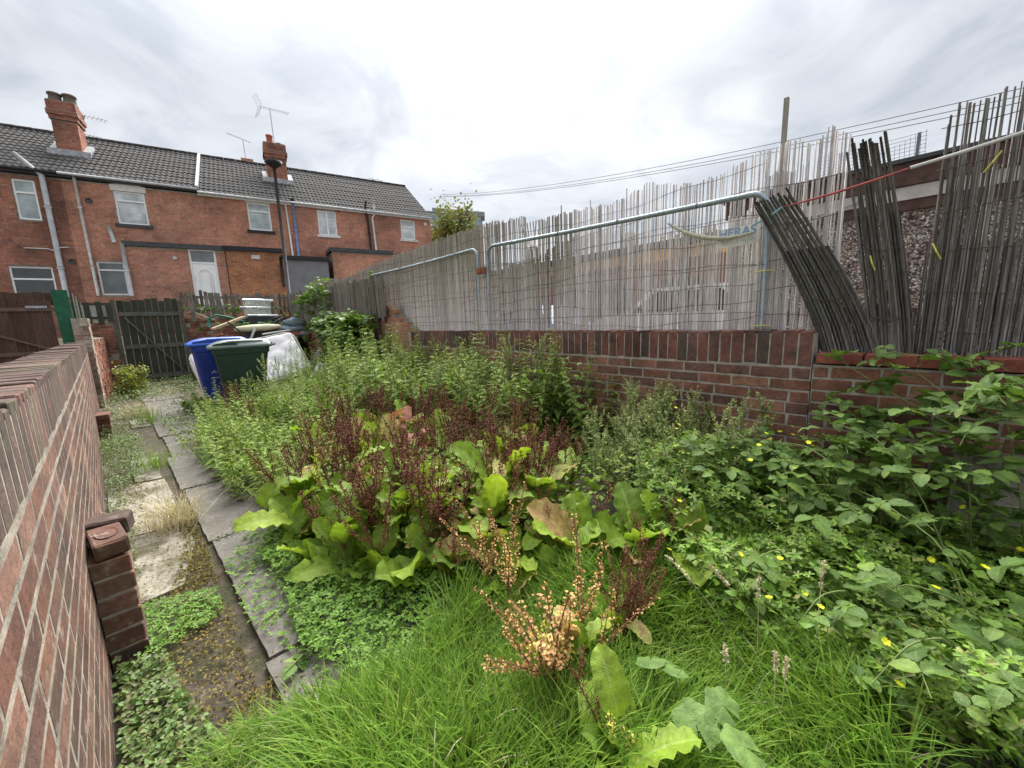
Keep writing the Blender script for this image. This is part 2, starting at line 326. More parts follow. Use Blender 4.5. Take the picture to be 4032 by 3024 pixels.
# ---------------------------------------------------------------- brick laying
_bm = {}
def brickV(d, c=.004, seed=0):
    r = np.random.default_rng(seed); V = []; idx = {}
    hx = np.array(d)/2
    for sx_ in (-1, 1):
        for sy in (-1, 1):
            for sz in (-1, 1):
                jit = r.normal(0, 1, 3)*np.array((.0016, .0003, .0014))
                for ax in range(3):
                    p = np.array((sx_, sy, sz))*hx; q = p.copy()
                    for o in range(3):
                        if o != ax: q[o] -= (sx_, sy, sz)[o]*c*r.uniform(.6, 1.8)
                    idx[(sx_, sy, sz, ax)] = len(V); V.append(q+jit)
    q4, t3 = [], []
    for ax in range(3):
        o1, o2 = [k for k in range(3) if k != ax]
        for s in (-1, 1):
            ring = []
            for a_, b_ in ((-1, -1), (1, -1), (1, 1), (-1, 1)):
                sg = [0, 0, 0]; sg[ax] = s; sg[o1] = a_; sg[o2] = b_; ring.append(idx[(*sg, ax)])
            flip = (s < 0) ^ (ax == 1); q4.append(ring[::-1] if flip else ring)
    for ax in range(3):
        o1, o2 = [k for k in range(3) if k != ax]
        for a_ in (-1, 1):
            for b_ in (-1, 1):
                e = []
                for s, w in ((-1, o1), (1, o1), (1, o2), (-1, o2)):
                    sg = [0, 0, 0]; sg[ax] = s; sg[o1] = a_; sg[o2] = b_; e.append(idx[(*sg, w)])
                q4.append(e)
    for sx_ in (-1, 1):
        for sy in (-1, 1):
            for sz in (-1, 1): t3.append([idx[(sx_, sy, sz, k)] for k in range(3)])
    return np.array(V), np.array(q4), np.array(t3)
def brick_mesh(d, mat, v):
    key = (tuple(round(q, 3) for q in d), mat.name, v)
    if key not in _bm:
        V, q4, t3 = brickV(d, .003, v*7+1); g = Geo(); g.add(V, q4); g.Fc.append((t3, 0)); me = g.mesh('brick', mat)
        import bmesh
        b_ = bmesh.new(); b_.from_mesh(me); bmesh.ops.recalc_face_normals(b_, faces=b_.faces); b_.to_mesh(me); b_.free()
        _bm[key] = me
    return _bm[key]
def rotz(a): c, s = math.cos(a), math.sin(a); return np.array([[c, -s, 0], [s, c, 0], [0, 0, 1.]])
def courses(o, u, n, L, z0, rows, rowh=.075, bl=.225, dep=.1, hl=.065, holes=(), jit=.0012, off=.5, topf=None):
    """bricks as (centre, dims, angle)"""
    o, u, n = (np.array(q, float) for q in (o, u, n)); ang = math.atan2(u[1], u[0]); out = []
    for r in range(rows):
        z = z0+r*rowh; s = -bl*(off if r % 2 else 0)-(.11 if r % 5 == 3 else 0); step = bl
        while s < L:
            a_, b_ = max(s, 0), min(s+step-.012, L); s += step
            segs = [(a_, b_)]
            for h0, h1, hz0, hz1 in holes:
                if z+hl > hz0 and z < hz1:
                    ns = []
                    for p, q in segs:
                        if q <= h0 or p >= h1: ns.append((p, q)); continue
                        if p < h0: ns.append((p, h0))
                        if q > h1: ns.append((h1, q))
                    segs = ns
            for p, q in segs:
                if q-p < .035: continue
                if topf is not None and z+hl > topf((p+q)/2): continue
                c = o+u*(p+q)/2-n*(dep/2+random.gauss(0, jit)); c = c.copy(); c[2] = z+hl/2
                out.append((c, (round((q-p)*40)/40 if q-p < bl-.014 else bl-.012, dep, hl), ang))
    return out
def soldiers(o, u, n, L, ztop, h=.19, w=.075, dep=.215, jit=.0025):
    o, u, n = (np.array(q, float) for q in (o, u, n)); ang = math.atan2(u[1], u[0]); out = []
    for k in range(int(L/w)):
        c = o+u*(k+.5)*w-n*(dep/2+random.gauss(0, jit)); c = c.copy(); c[2] = ztop-h/2+random.gauss(0, .003)
        out.append((c, (w-.009, dep, h), ang+random.gauss(0, .006)))
    return out
def lay(root_, bricks, mat, nind=300, name='brick', stuff='brick_courses', simple=False):
    d = np.array([np.linalg.norm(b_[0]-EYE) for b_ in bricks]); od = np.argsort(d); base = np.array(root_.location)
    for r, k in enumerate(od[:nind]):
        c, dm, an = bricks[k]; o = link(name, brick_mesh(dm, mat, random.randrange(4)), root_, tuple(c-base)); o.rotation_euler[2] = an+(math.pi if random.random() < .5 else 0)
    rest = od[nind:]
    if len(rest):
        Vs, Fs = [], []; q = np.array([(3, 2, 1, 0), (4, 5, 6, 7), (0, 1, 5, 4), (1, 2, 6, 5), (2, 3, 7, 6), (3, 0, 4, 7)])
        u8 = np.array([(i_, j_, k_) for k_ in (-1, 1) for i_, j_ in ((-1, -1), (1, -1), (1, 1), (-1, 1))], float)/2
        for w, k in enumerate(rest):
            c, dm, an = bricks[k]; Vs.append((u8*np.array(dm)) @ rotz(an).T + c); Fs.append(q+8*w)
        part(Geo().add(np.concatenate(Vs), np.concatenate(Fs)), stuff, mat, root_, kind='stuff')
def core(root_, o, u, n, L, z0, z1, dep=.2, rec=.006, mat='mortar', name='mortar'):
    o, u, n = (np.array(q, float) for q in (o, u, n)); c = o+u*L/2-n*(rec+(dep-2*rec)/2); c = c.copy(); c[2] = (z0+z1)/2
    return part(Geo().box(c, (L, dep-2*rec, z1-z0), u, -n, (0, 0, 1)), name, MT[mat], root_)
# ---- left wall
LU = np.array((-.073, 1, 0)); LU /= np.linalg.norm(LU); LN = np.array((LU[1], -LU[0], 0)); LO = np.array((-.15+.073*.7, -.7, 0)); LL = 11.0
lw = thing('brick_wall', LO, 'long low red brick wall with brick coping running away along the left side', 'brick wall')
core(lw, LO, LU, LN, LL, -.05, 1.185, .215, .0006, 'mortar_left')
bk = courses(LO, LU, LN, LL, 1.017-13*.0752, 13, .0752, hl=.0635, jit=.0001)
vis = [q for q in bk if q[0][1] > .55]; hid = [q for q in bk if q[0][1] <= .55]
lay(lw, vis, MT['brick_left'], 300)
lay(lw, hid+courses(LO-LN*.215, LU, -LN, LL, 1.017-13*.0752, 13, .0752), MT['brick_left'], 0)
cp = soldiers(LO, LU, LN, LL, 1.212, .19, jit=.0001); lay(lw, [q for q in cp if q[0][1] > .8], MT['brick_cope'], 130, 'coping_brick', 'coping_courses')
lay(lw, [q for q in cp if q[0][1] <= .8], MT['brick_cope'], 0, 'coping_brick', 'coping_courses')
def lface(y): return -.15-.073*y
def pier(y0, h, rows, mat, nm):
    W_ = .23; o = np.array((lface(y0), y0, 0)); pc = o+LN*.057
    part(Geo().box((pc+LU*W_/2+np.array((0, 0, h/2))), (W_-.012, .105, h-.008), LU, -LN, (0, 0, 1)), 'pier_core', MT['mortar_pale'], lw)
    for r in range(rows):
        c = o+LU*W_/2+LN*(.058+random.gauss(0, .002)); c = c.copy(); c[2] = .01+r*h/rows+.034
        o_ = link('pier_brick', brick_mesh((W_, .116, .064), mat, r % 4), lw, tuple(c-np.array(lw.location))); o_.rotation_euler[2] = math.atan2(LU[1], LU[0])+random.gauss(0, .01)
pier(2.12, .47, 6, MT['brick_left'], 'near'); pier(6.85, .30, 4, MT['brick_soldier'], 'far')
def loose_brick(c, az, mat, label, d=(.215, .102, .066), frog=True, group=None, tilt=(0, 0)):
    r_ = thing('loose_brick', c, label, 'brick', group); r_.rotation_euler = (tilt[0], tilt[1], az)
    V, q4, t3 = brickV(d, .006, random.randrange(99)); g = Geo(); g.add(V+np.array((0, 0, d[2]/2)), q4); g.Fc.append((t3, 0))
    me = g.mesh('body', mat); link('body', me, r_)
    if frog:
        a_ = np.arange(12)/12*6.283; P = np.stack([.05*np.cos(a_), .028*np.sin(a_), np.full(12, d[2]+.0008)], 1); P2 = P*np.array((1.25, 1.3, 1))
        g = Geo().add(np.concatenate([P, P2+np.array((0, 0, .0035))]), [(i_, (i_+1) % 12, 12+(i_+1) % 12, 12+i_) for i_ in range(12)]); g.Fc.append((np.arange(12)[None], 0))
        link('frog', g.mesh('frog', mat), r_)
    return r_
pt = lambda y, dn: np.array((lface(y), y, 0))+LN*dn
q = pt(2.235, .062); loose_brick((q[0], q[1], .474), math.atan2(LU[1], LU[0])+.10, MT['brick_left'], 'pinkish loose brick with a frog hollow lying on the near pier stub')
q = pt(2.38, .066); loose_brick((q[0]-.003, q[1]+.03, .474), math.atan2(LU[1], LU[0])+1.35, MT['brick_cope'], 'rough brown chipped brick standing behind the pinkish loose brick on the pier', (.15, .10, .075), False)
q = pt(6.95, .06); loose_brick((q[0], q[1], .302), math.atan2(LU[1], LU[0])-.06, MT['brick_soldier'], 'dark loose brick capping the low far pier of the left wall', (.25, .13, .07), False)
# ---- right wall
RX = 3.2; RU = np.array((0, 1., 0)); RN = np.array((-1., 0, 0))
rw = thing('brick_wall', (RX, .575, 0), 'dark red brick wall with upright soldier coping below the reed screen', 'brick wall')
RO = np.array((RX, .575, 0)); RL = 5.55
core(rw, RO, RU, RN, RL, -.05, 1.19, .215, .004, 'mortar_pale')
lay(rw, courses(RO, RU, RN, RL, .968-12*.082, 12, .082, .245, hl=.069), MT['brick_right'], 190)
lay(rw, soldiers(RO, RU, RN, RL, 1.208, .234, .083, jit=.0008), MT['brick_soldier'], 74, 'coping_brick')
lowO = np.array((RX+.01, -1.6, 0)); rl = thing('brick_wall', lowO, 'lower brick wall with a row of clean red bricks on top, half hidden by brambles', 'brick wall')
core(rl, lowO, RU, RN, 2.17, -.05, .985, .215, .004, 'mortar_pale')
lay(rl, courses(lowO, RU, RN, 2.17, .984-12*.082, 12, .082, .245, hl=.069), MT['brick_right'], 60)
tb = []
for k in range(9): tb.append((np.array((RX+.10, .575-.02-.235*(k+.5), 1.029)), (.228, .215, .068), math.pi/2+random.gauss(0, .008)))
lay(rl, tb, MT['brick_new'], 9, 'top_brick')
# ---- far side wall (buff bricks, stepped end) and back walls
so_ = np.array((RX+.02, 6.13, 0)); sw = thing('brick_wall', so_, 'buff yellow brick wall with a broken stepped end beside the reed screen', 'brick wall')
topf = lambda s: 1.31 if s < .20 else 1.40 if s < .36 else 1.47 if s < .55 else 1.72
g = Geo()
for s0, s1, zt in ((0, .20, 1.28), (.20, .36, 1.36), (.36, .55, 1.44), (.55, 7.45, 1.66)): g.box((RX+.02+.1, 6.13+(s0+s1)/2, zt/2), (.188, s1-s0, zt))
part(g, 'mortar', MT['mortar_pale'], sw)
lay(sw, courses(so_, RU, RN, 7.45, .02, 23, .0752, topf=topf), MT['brick_yellow'], 120)
BU = np.array((1., 0, 0)); BN = np.array((0, -1., 0)); BY = 13.6
o1 = np.array((-1.25, BY, 0)); w1 = thing('brick_wall', o1, 'short mossy red brick wall to the left of the dark garden gate', 'brick wall')
core(w1, o1, BU, BN, .62, -.05, 1.60, .215, .008); lay(w1, courses(o1, BU, BN, .62, .02, 21, .0758, jit=.006), MT['brick_back'], 70)
o2 = np.array((.66, BY, 0)); w2 = thing('brick_wall', o2, 'crumbling orange red brick wall behind the rubbish pile', 'brick wall')
core(w2, o2, BU, BN, 2.53, -.05, 1.66, .215, .008)
lay(w2, courses(o2, BU, BN, 2.53, .02, 22, .0758, jit=.008, topf=lambda s: 1.72+.08*math.sin(s*9)), MT['brick_back'], 160)
# pillar and cross wall at the far end of the left wall
po = np.array((-1.03, 10.33, 0)); pw = thing('brick_pillar', po, 'tall brick pillar with pale and red bricks at the end of the left wall', 'brick pillar')
core(pw, po, BU, BN, .20, -.05, 1.63, .3, .008); lay(pw, courses(po, BU, BN, .20, .02, 21, .077, jit=.006), MT['brick_pale'], 50)
lay(pw, courses(po+np.array((.2, .3, 0)), np.array((0, -1., 0)), np.array((1., 0, 0)), .3, .02, 21, .077, jit=.006), MT['brick_pale'], 50)
so3 = np.array((-.86, 10.68, 0)); sv = thing('brick_wall', so3, 'orange stained brick side wall between the pillar and the gate', 'brick wall')
core(sv, so3, RU, np.array((1., 0, 0)), 2.9, -.05, 1.26, .2, .008)
lay(sv, courses(so3+np.array((0, 2.9, 0)), np.array((0, -1., 0)), np.array((1., 0, 0)), 2.9, .02, 16, .0775, jit=.005), MT['brick_back'], 40)
# ---------------------------------------------------------------- gate, brown gate, board fences
def jag(a, n=1): return a*rng.normal(0, 1, n)
gt = thing('garden_gate', (0.01, BY-.03, 0), 'dark green ledged wooden gate with a diagonal brace in the back wall', 'gate')
x0, x1 = -.56, .58; nb = 8; bw = (x1-x0)/nb
for k in range(nb):
    z0 = .05+abs(rng.normal(0, .02)); z1 = 1.86+rng.normal(0, .008)
    part(Geo().box((x0+(k+.5)*bw, BY-.02+rng.normal(0, .003), (z0+z1)/2), (bw-.008, .022, z1-z0)), 'board', MT['gatewood'], gt)
for z in (.24, 1.0, 1.80): part(Geo().box((0.01, BY-.047, z), (1.10, .032, .10)), 'ledge', MT['gateledge'], gt)
part(Geo().span((-.46, BY-.048, 1.72), (.50, BY-.048, .30), .034, .11, (0, -1, 0)), 'brace', MT['gateledge'], gt)
for x in (-.62, .63): part(Geo().box((x, BY-.01, 1.06), (.085, .09, 2.16)), 'post', MT['gateledge'], gt)
for k in range(9):
    h_ = .24+rng.normal(0, .02)
    part(Geo().box((x0+(k+.5)*.127, BY+.05, 1.86+h_/2), (.122, .02, h_+.1)), 'top_board', MT['gatewood'], gt)
lf = thing('picket_fence', (-.92, BY, 1.6), 'short dark slatted fence with pale gaps above the wall left of the gate', 'fence')
for k, x in enumerate((-1.24, -1.06, -.86, -.70)): part(Geo().box((x, BY-.06, 1.84), (.10, .02, .46+rng.normal(0, .02))), 'slat', MT['gatewood'], lf)
for z in (1.72, 2.04): part(Geo().box((-.95, BY-.035, z), (.66, .03, .05)), 'rail', MT['gatewood'], lf)
for k, x in enumerate((-1.15, -.96, -.78)): part(Geo().box((x, BY+.02, 1.83), (.12, .02, .44)), 'white_slat', MT['offwhite'], lf, label='pale slat showing behind the dark slats')
for k in range(5):
    part(Geo().box((-1.0+rng.normal(0, .01), 10.9+k*.26, 1.84-.04*k), (.02, .22, .52)), 'side_board', MT['gatewood'], lf)
part(Geo().box((-1.02, 11.45, 1.62), (.03, 1.4, .07)), 'side_rail', MT['gatewood'], lf)
bg = thing('wooden_gate', (-1.9, 10.6, 0), 'brown boarded gate with pale diagonal braces beyond the left wall', 'gate')
for k in range(13):
    x = -2.78+k*.122; part(Geo().box((x, 10.62+rng.normal(0, .003), 1.0), (.118, .02, 1.9+rng.normal(0, .012))), 'board', MT['brownwood'], bg)
part(Geo().box((-1.98, 10.595, 1.80), (1.56, .03, .06)), 'ledge', MT['brownledge'], bg); part(Geo().box((-1.98, 10.595, 1.05), (1.52, .03, .065)), 'ledge', MT['brownledge'], bg)
part(Geo().span((-1.26, 10.594, 1.06), (-2.75, 10.594, 1.80), .03, .07, (0, -1, 0)), 'brace', MT['brownledge'], bg)
part(Geo().span((-1.26, 10.594, 1.04), (-2.75, 10.594, .25), .03, .07, (0, -1, 0)), 'brace', MT['brownledge'], bg)
for k in range(14):
    x = -2.85+k*.122; part(Geo().box((x, 10.69, 1.98), (.118, .02, .22+rng.normal(0, .015))), 'top_board', MT['brownwood'], bg)
part(Geo().box((-1.42, 10.57, 1.84), (.24, .02, .04)), 'latch_bar', MT['lead'], bg)
gb = Geo().prism([(-1.215, 10.52, 2.13), (-1.02, 10.52, 2.13), (-.985, 10.52, .8), (-1.185, 10.52, .8)], (0, .025, 0)); gb.box((-1.1, 10.55, .4), (.05, .04, .8))
solo(gb, 'green_board', MT['greenboard'], 'green painted upright board leaning beside the brick pillar', 'board')
# picket fence on the back wall and along the side
pf = thing('picket_fence', (1.9, BY, 1.66), 'weathered grey picket fence on the crumbling back wall behind the rubbish', 'fence')
x = .62
while x < 3.2:
    w_ = random.choice((.07, .09, .10, .12, .13)); zt = 2.33+rng.normal(0, .035)-(.1 if random.random() < .12 else 0); zb = 1.80+rng.normal(0, .05)-(.18 if random.random() < .15 else 0)
    t = rng.normal(0, .018); part(Geo().prism([(x, BY-.06, zb), (x+w_, BY-.06, zb+rng.normal(0, .01)), (x+w_+t, BY-.06, zt+rng.normal(0, .012)), (x+t, BY-.06, zt)], (0, .018, 0)), 'picket', MT['picket'], pf)
    x += w_+random.choice((.012, .02, .035, .06))
for z in (1.93, 2.22): part(Geo().box((1.9, BY-.025, z), (2.6, .04, .06)), 'rail', MT['picket'], pf)
for x in (1.2, 2.4): part(Geo().box((x, BY+.03, 2.0), (.07, .07, .75)), 'post', MT['picket'], pf)
for x, w_ in ((.95, .07), (1.62, .12), (2.25, .09)): part(Geo().box((x, BY+.02, 2.02), (w_, .015, .42)), 'white_slat', MT['offwhite'], pf)
sf = thing('picket_fence', (RX-.03, 9.9, 1.3), 'leaning grey brown picket fence on the side wall ending at the reed screen', 'fence')
y = 6.82
while y < 13.5:
    w_ = random.choice((.07, .085, .10)); zt = 2.19+.02*(y-6.8)+rng.normal(0, .025); zb = 1.42+rng.normal(0, .06)-(.35 if random.random() < .06 else 0)
    if 7.12 < y < 7.22: zb = .98
    t = rng.normal(0, .015)+.02; xx = RX-.055+rng.normal(0, .006)
    part(Geo().prism([(xx, y, zb), (xx, y+w_, zb), (xx, y+w_+t, zt+rng.normal(0, .012)), (xx, y+t, zt)], (.018, 0, 0)), 'picket', MT['picket'], sf)
    y += w_+random.choice((.008, .015, .03))
for z in (1.60, 2.02): part(Geo().box((RX-.018, 10.15, z), (.034, 6.7, .05)), 'rail', MT['picket'], sf)
# ---------------------------------------------------------------- mesh fence panels and reed screens
HX = 3.36
def heras(y0, y1, zb, zt, label, dz=0., sag=0.):
    t = thing('mesh_fence_panel', (HX, (y0+y1)/2, zb), label, 'fence panel', 'temporary mesh fence panels'); r = .12; P = [(HX, y0, zb)]
    P += [(HX, y0, zt-r)]+[(HX, y0+r-r*math.cos(a), zt-r+r*math.sin(a)) for a in np.linspace(.2, 1.57, 6)]
    P += [(HX, y0+r+(y1-y0-2*r)*s, zt-sag*math.sin(s*3.14)+dz*s) for s in np.linspace(.05, .95, 14)]
    P += [(HX, y1-r+r*math.sin(a), zt-r+r*math.cos(a)+dz) for a in np.linspace(0, 1.37, 6)]+[(HX, y1, zt-r+dz), (HX, y1, zb)]
    part(Geo().tube(P, .021, 10), 'frame', MT['galv'], t, True)
    part(Geo().tube([(HX, y0+.02, zb+.12), (HX, y1-.02, zb+.12)], .017, 8), 'bottom_rail', MT['galv'], t, True)
    g = Geo(); y = y0+.1
    while y < y1-.05: g.tube([(HX-.012, y, zb+.12), (HX-.012, y, zt-.02)], .0022, 4); y += .11
    for z in np.arange(zb+.3, zt-.05, .34): g.tube([(HX-.017, y0, z), (HX-.017, (y0+y1)/2, z+.012), (HX-.017, y1, z)], .003, 4)
    part(g, 'wire_mesh', MT['wire'], t, kind='stuff')
    for y in (y0+.01, y1-.01):
        g = Geo(); g.box((HX, y, zb-.02), (.7, .22, .13), taper=.85); part(g, 'foot', MT['mortar'], t)
    for y in np.linspace(y0+.5, y1-.5, 4): part(Geo().tube([(HX, y, zt-.004+dz*(y-y0)/(y1-y0)), (HX, y+.012, zt-.004+dz*(y-y0)/(y1-y0))], .0235, 10), 'collar', MT['wire'], t, True)
    return t
hl_ = heras(4.33, 7.88, .36, 2.30, 'galvanised mesh fence panel farther off, its sagging top rail ending by the picket fence', 0, .015)
hr_ = heras(.93, 4.12, .36, 2.185, 'galvanised mesh fence panel nearer the camera in front of the reed screen', .10, .01)
g = Geo().box((HX-.02, 4.225, 2.0), (.05, .17, .075)).box((HX-.05, 4.225, 2.0), (.03, .05, .05)); solo(g, 'fence_clip', MT['rust'], 'rusty clip joining the two mesh fence panels', 'clip')
# sign on the near panel
sg = thing('fence_sign', (HX-.03, 1.12, 1.925), 'small pale maker sign with blue lettering on the near mesh fence panel', 'sign')
SY0, SY1, SZ0, SZ1 = .975, 1.265, 1.835, 1.97
part(Geo().box((HX-.028, (SY0+SY1)/2, (SZ0+SZ1)/2), (.004, SY1-SY0, SZ1-SZ0)), 'plate', MT['whitepaint'], sg)
MT['signblue'] = plain('signblue', (.22, .33, .45), .6, .2)
def text_mesh(body, size, mat):
    cu = bpy.data.curves.new('t', 'FONT'); cu.body = body; cu.size = size; cu.align_x = 'CENTER'; cu.align_y = 'CENTER'; cu.offset = .002
    o = bpy.data.objects.new('t', cu); COL.objects.link(o); bpy.context.view_layer.update()
    me = bpy.data.meshes.new_from_object(o.evaluated_get(bpy.context.evaluated_depsgraph_get())); bpy.data.objects.remove(o); me.materials.clear(); me.materials.append(mat); return me
tx = link('lettering', text_mesh('HERAS', .088, MT['signblue']), sg)
tx.matrix_local = Matrix(((0, 0, -1, -.0025), (-1, 0, 0, 0), (0, 1, 0, .008), (0, 0, 0, 1)))
# reeds
_rm = {}
def reed_mesh(mat, v):
    if (mat.name, v) not in _rm:
        g = Geo(); z = np.linspace(0, 1, 4); r = np.random.default_rng(v); a_ = np.arange(5)/5*6.2832; V = [((1, 1.05, .98, .88)[k]*math.cos(q)+(r.normal(0, .15) if False else .25*math.sin(k*1.7+v)), (1, 1.05, .98, .88)[k]*math.sin(q)+.5*math.sin(k*1.3+v*2), z[k]) for k in range(4) for q in a_]
        g.add(V, [(k*5+i_, k*5+(i_+1) % 5, k*5+5+(i_+1) % 5, k*5+5+i_) for k in range(3) for i_ in range(5)]); g.Fc.append((np.arange(5)[None]+15, 0)); _rm[(mat.name, v)] = g.mesh('reed', mat, True)
    return _rm[(mat.name, v)]
def reeds(name, label, slats, mat, nind, wires=(), smooth=True):
    """slats: (foot, tip, half-width); the biggest on screen become parts of their own"""
    S = np.array([np.concatenate([a, b, [w]]) for a, b, w in slats]); c = (S[:, :3]+S[:, 3:6])/2
    base = np.array((c[:, 0].mean(), c[:, 1].mean(), S[:, 2].min())); t = thing(name, base, label, 'reed screen', 'reed screens along the right side')
    od = np.argsort(np.linalg.norm(c-EYE, axis=1))
    for k in od[:nind]:
        a, b, w = S[k, :3], S[k, 3:6], S[k, 6]; d = b-a; L = np.linalg.norm(d)
        o = link('reed', reed_mesh(mat, random.randrange(6)), t, tuple(a-base)); o.rotation_mode = 'QUATERNION'
        o.rotation_quaternion = Vector(d/L).to_track_quat('Z', 'Y'); o.scale = (w*.6, w, L)
    if len(od) > nind:
        g = Geo()
        for k in od[nind:]:
            a, b, w = S[k, :3], S[k, 3:6], S[k, 6]; m_ = (a+b)/2+rng.normal(0, .004, 3); g.tube([a, m_, b], [w, w, w*.9], 5)
        part(g, 'reed_mass', mat, t, True, kind='stuff')
    for P in wires: part(Geo().tube(P, .0022, 4), 'wire', MT['rustwire'], t)
    return t
def flat_screen(y0, y1, X, zb, topf, pitch, w, nmiss=.05, jx=.006, lean=0.):
    out = []; y = y0
    while y < y1:
        if random.random() > nmiss:
            zt = topf(y)+rng.normal(0, .007)+.012*math.sin(y*37)+(.07 if random.random() < .008 else 0); x_ = X+rng.normal(0, jx)+.02*math.sin(y*2.1)
            out.append((np.array((x_, y, zb+rng.normal(0, .01))), np.array((x_+rng.normal(0, .008), y+rng.normal(lean, .006), zt)), w*rng.uniform(.7, 1.2)))
        y += pitch*rng.uniform(.75, 1.25)
    return out
def wave(y0, y1, X, z, amp=.03, ph=0.): return [(X+rng.normal(0, .003), y, z+amp*math.sin(y*2.2+ph)+.012*math.sin(y*9+ph)) for y in np.linspace(y0, y1, max(6, int((y1-y0)/.12)))]
def pts(tab): return lambda y: float(np.interp(y, [q[0] for q in tab], [q[1] for q in tab]))
t1 = pts([(4.1, 2.62), (5, 2.61), (6, 2.59), (7, 2.58), (8, 2.5), (9.5, 2.42), (10.5, 2.5), (11.5, 2.56), (12.2, 2.5)])
sl = flat_screen(4.0, 12.2, 3.47, .3, t1, .0150, .0068, .02)+flat_screen(4.0, 12.2, 3.455, .3, lambda y: t1(y)-.05, .02, .0062, .15)
reeds('reed_screen', 'pale grey reed screen behind the farther mesh fence panel', sl, MT['reed_far'], 0, [wave(4.0, 12.2, 3.44, z, .022, z*7) for z in np.arange(.5, 2.6, .16)])
t2 = pts([(1.0, 2.50), (1.35, 2.42), (1.42, 2.40), (1.55, 2.40), (1.9, 2.50), (2.3, 2.42), (3.0, 2.47), (3.3, 2.46), (3.32, 2.2), (3.5, 2.2), (3.52, 2.56), (4.1, 2.58)])
sl = flat_screen(.98, 4.05, 3.47, .3, t2, .0172, .0074, .03)+flat_screen(1.0, 4.0, 3.49, .3, lambda y: min(t2(y)-.02, 2.12+.08*math.sin(y*3)), .0165, .0068, .08)
sl += [(np.array((3.47, 3.42+.02*k, 2.15)), np.array((3.46, 3.42+.05*k+.05, 2.47)), .008) for k in range(-3, 3)]
reeds('reed_screen', 'thin grey reed screen with gaps behind the nearer mesh fence panel', sl, MT['reed'], 190, [wave(.98, 4.05, 3.455, z, .035, z*5) for z in np.arange(.5, 2.5, .155)])
t3 = pts([(.55, 2.43), (.62, 2.52), (.72, 2.42), (.8, 2.5), (.98, 2.46)])
sl = flat_screen(.52, 1.0, 3.40, 1.12, t3, .014, .0075, .03, .008)+flat_screen(.72, .98, 3.38, 1.12, lambda y: 2.3, .015, .0075, .05, .01)
reeds('reed_screen', 'narrow upright reed strip tied round the wooden post by the panel end', sl, MT['reed'], 60, [wave(.55, .98, 3.372, z, .01, z*5) for z in (1.3, 1.5, 1.72, 1.95, 2.2)])
def bundle(name, label, ybot, ytop, ztop, n, w, X0, X1, wires, rag, lay2, power=1.7):
    """bent reed bundle: upright at the foot, sagging sideways at the top"""
    base = np.array((X0, (ybot[0]+ybot[1])/2, 1.05)); t = thing(name, base, label, 'reed screen', 'reed screens along the right side')
    def path(f, zt): s = np.linspace(0, 1, 7); yb_ = ybot[0]+(ybot[1]-ybot[0])*f; yt_ = ytop[0]+(ytop[1]-ytop[0])*f; return np.stack([X0+(X1-X0)*s**1.3, yb_+(yt_-yb_)*s**power, 1.06+(zt-1.06)*s], 1)
    for k in range(n):
        f = (k+.5)/n+rng.normal(0, .010); P = path(f, ztop[0]+(ztop[1]-ztop[0])*f+rng.normal(0, rag))+rng.normal(0, .004, 3); ww = w*rng.uniform(.8, 1.15); part(Geo().tube(P, [ww]*6+[ww*.9], 6), 'reed', MT['reed_dark'], t, True)
    for k in range(int(n*1.2)):                           # second, shorter layer behind
        f = rng.uniform(-.02, 1.04); P = path(f, ztop[0])[:lay2]+np.array((.03, rng.normal(0, .003), 0)); part(Geo().tube(P, w*.9, 6), 'reed', MT['reed_dark'], t, True)
    for s in wires:
        P = [path(f, ztop[0]+(ztop[1]-ztop[0])*f)[s]+np.array((-.011, 0, .01*math.sin(f*9))) for f in np.linspace(0, 1, 6)]; part(Geo().tube(P, .0025, 4), 'wire', MT['rustwire'], t)
    return t
bundle('reed_screen', 'dark reed bundle sagging diagonally to the right of the wooden post', (.555, .27), (.985, .765), (2.09, 2.10), 23, .0068, 3.34, 3.21, (2, 3, 5), .018, 5, 1.22)
bundle('reed_screen', 'dark leaning reed bundle with spiky top in front of the pebbledash garage', (.31, .125), (.51, .345), (2.33, 2.31), 19, .0066, 3.37, 3.29, (1, 3, 5), .03, 5, 1.15)
t5 = pts([(-1.3, 2.4), (-.3, 2.41), (-.1, 2.40), (.0, 2.38), (.07, 2.38), (.10, 2.30)])
sl = flat_screen(-1.2, .105, 3.33, 1.06, t5, .0145, .0068, .03, .006)+flat_screen(-1.2, .10, 3.345, 1.06, lambda y: 2.08+.05*math.sin(y*11), .0150, .0066, .08, .006)+flat_screen(-1.2, .13, 3.36, 1.06, lambda y: 1.70+.03*math.sin(y*9), .0128, .0066, .05, .006)
sl += flat_screen(.105, .36, 3.375, 1.06, lambda y: 1.36+.05*math.sin(y*30), .0132, .0075, .05, .01)+flat_screen(.30, .56, 3.385, 1.06, lambda y: 1.33+.04*math.sin(y*25), .0132, .0075, .05, .01)
reeds('reed_screen', 'tall dark reed screen at the right edge above the brambles', sl, MT['reed_mid'], 150, [wave(-1.2, .12, 3.318, z, .012, z*5) for z in (1.2, 1.4, 1.62, 1.85, 2.1, 2.3)])
solo(Geo().box((3.50, .905, 1.53), (.03, .028, 2.56)), 'wooden_post', MT['postwood'], 'bare upright timber post rising above the reed screen', 'post')
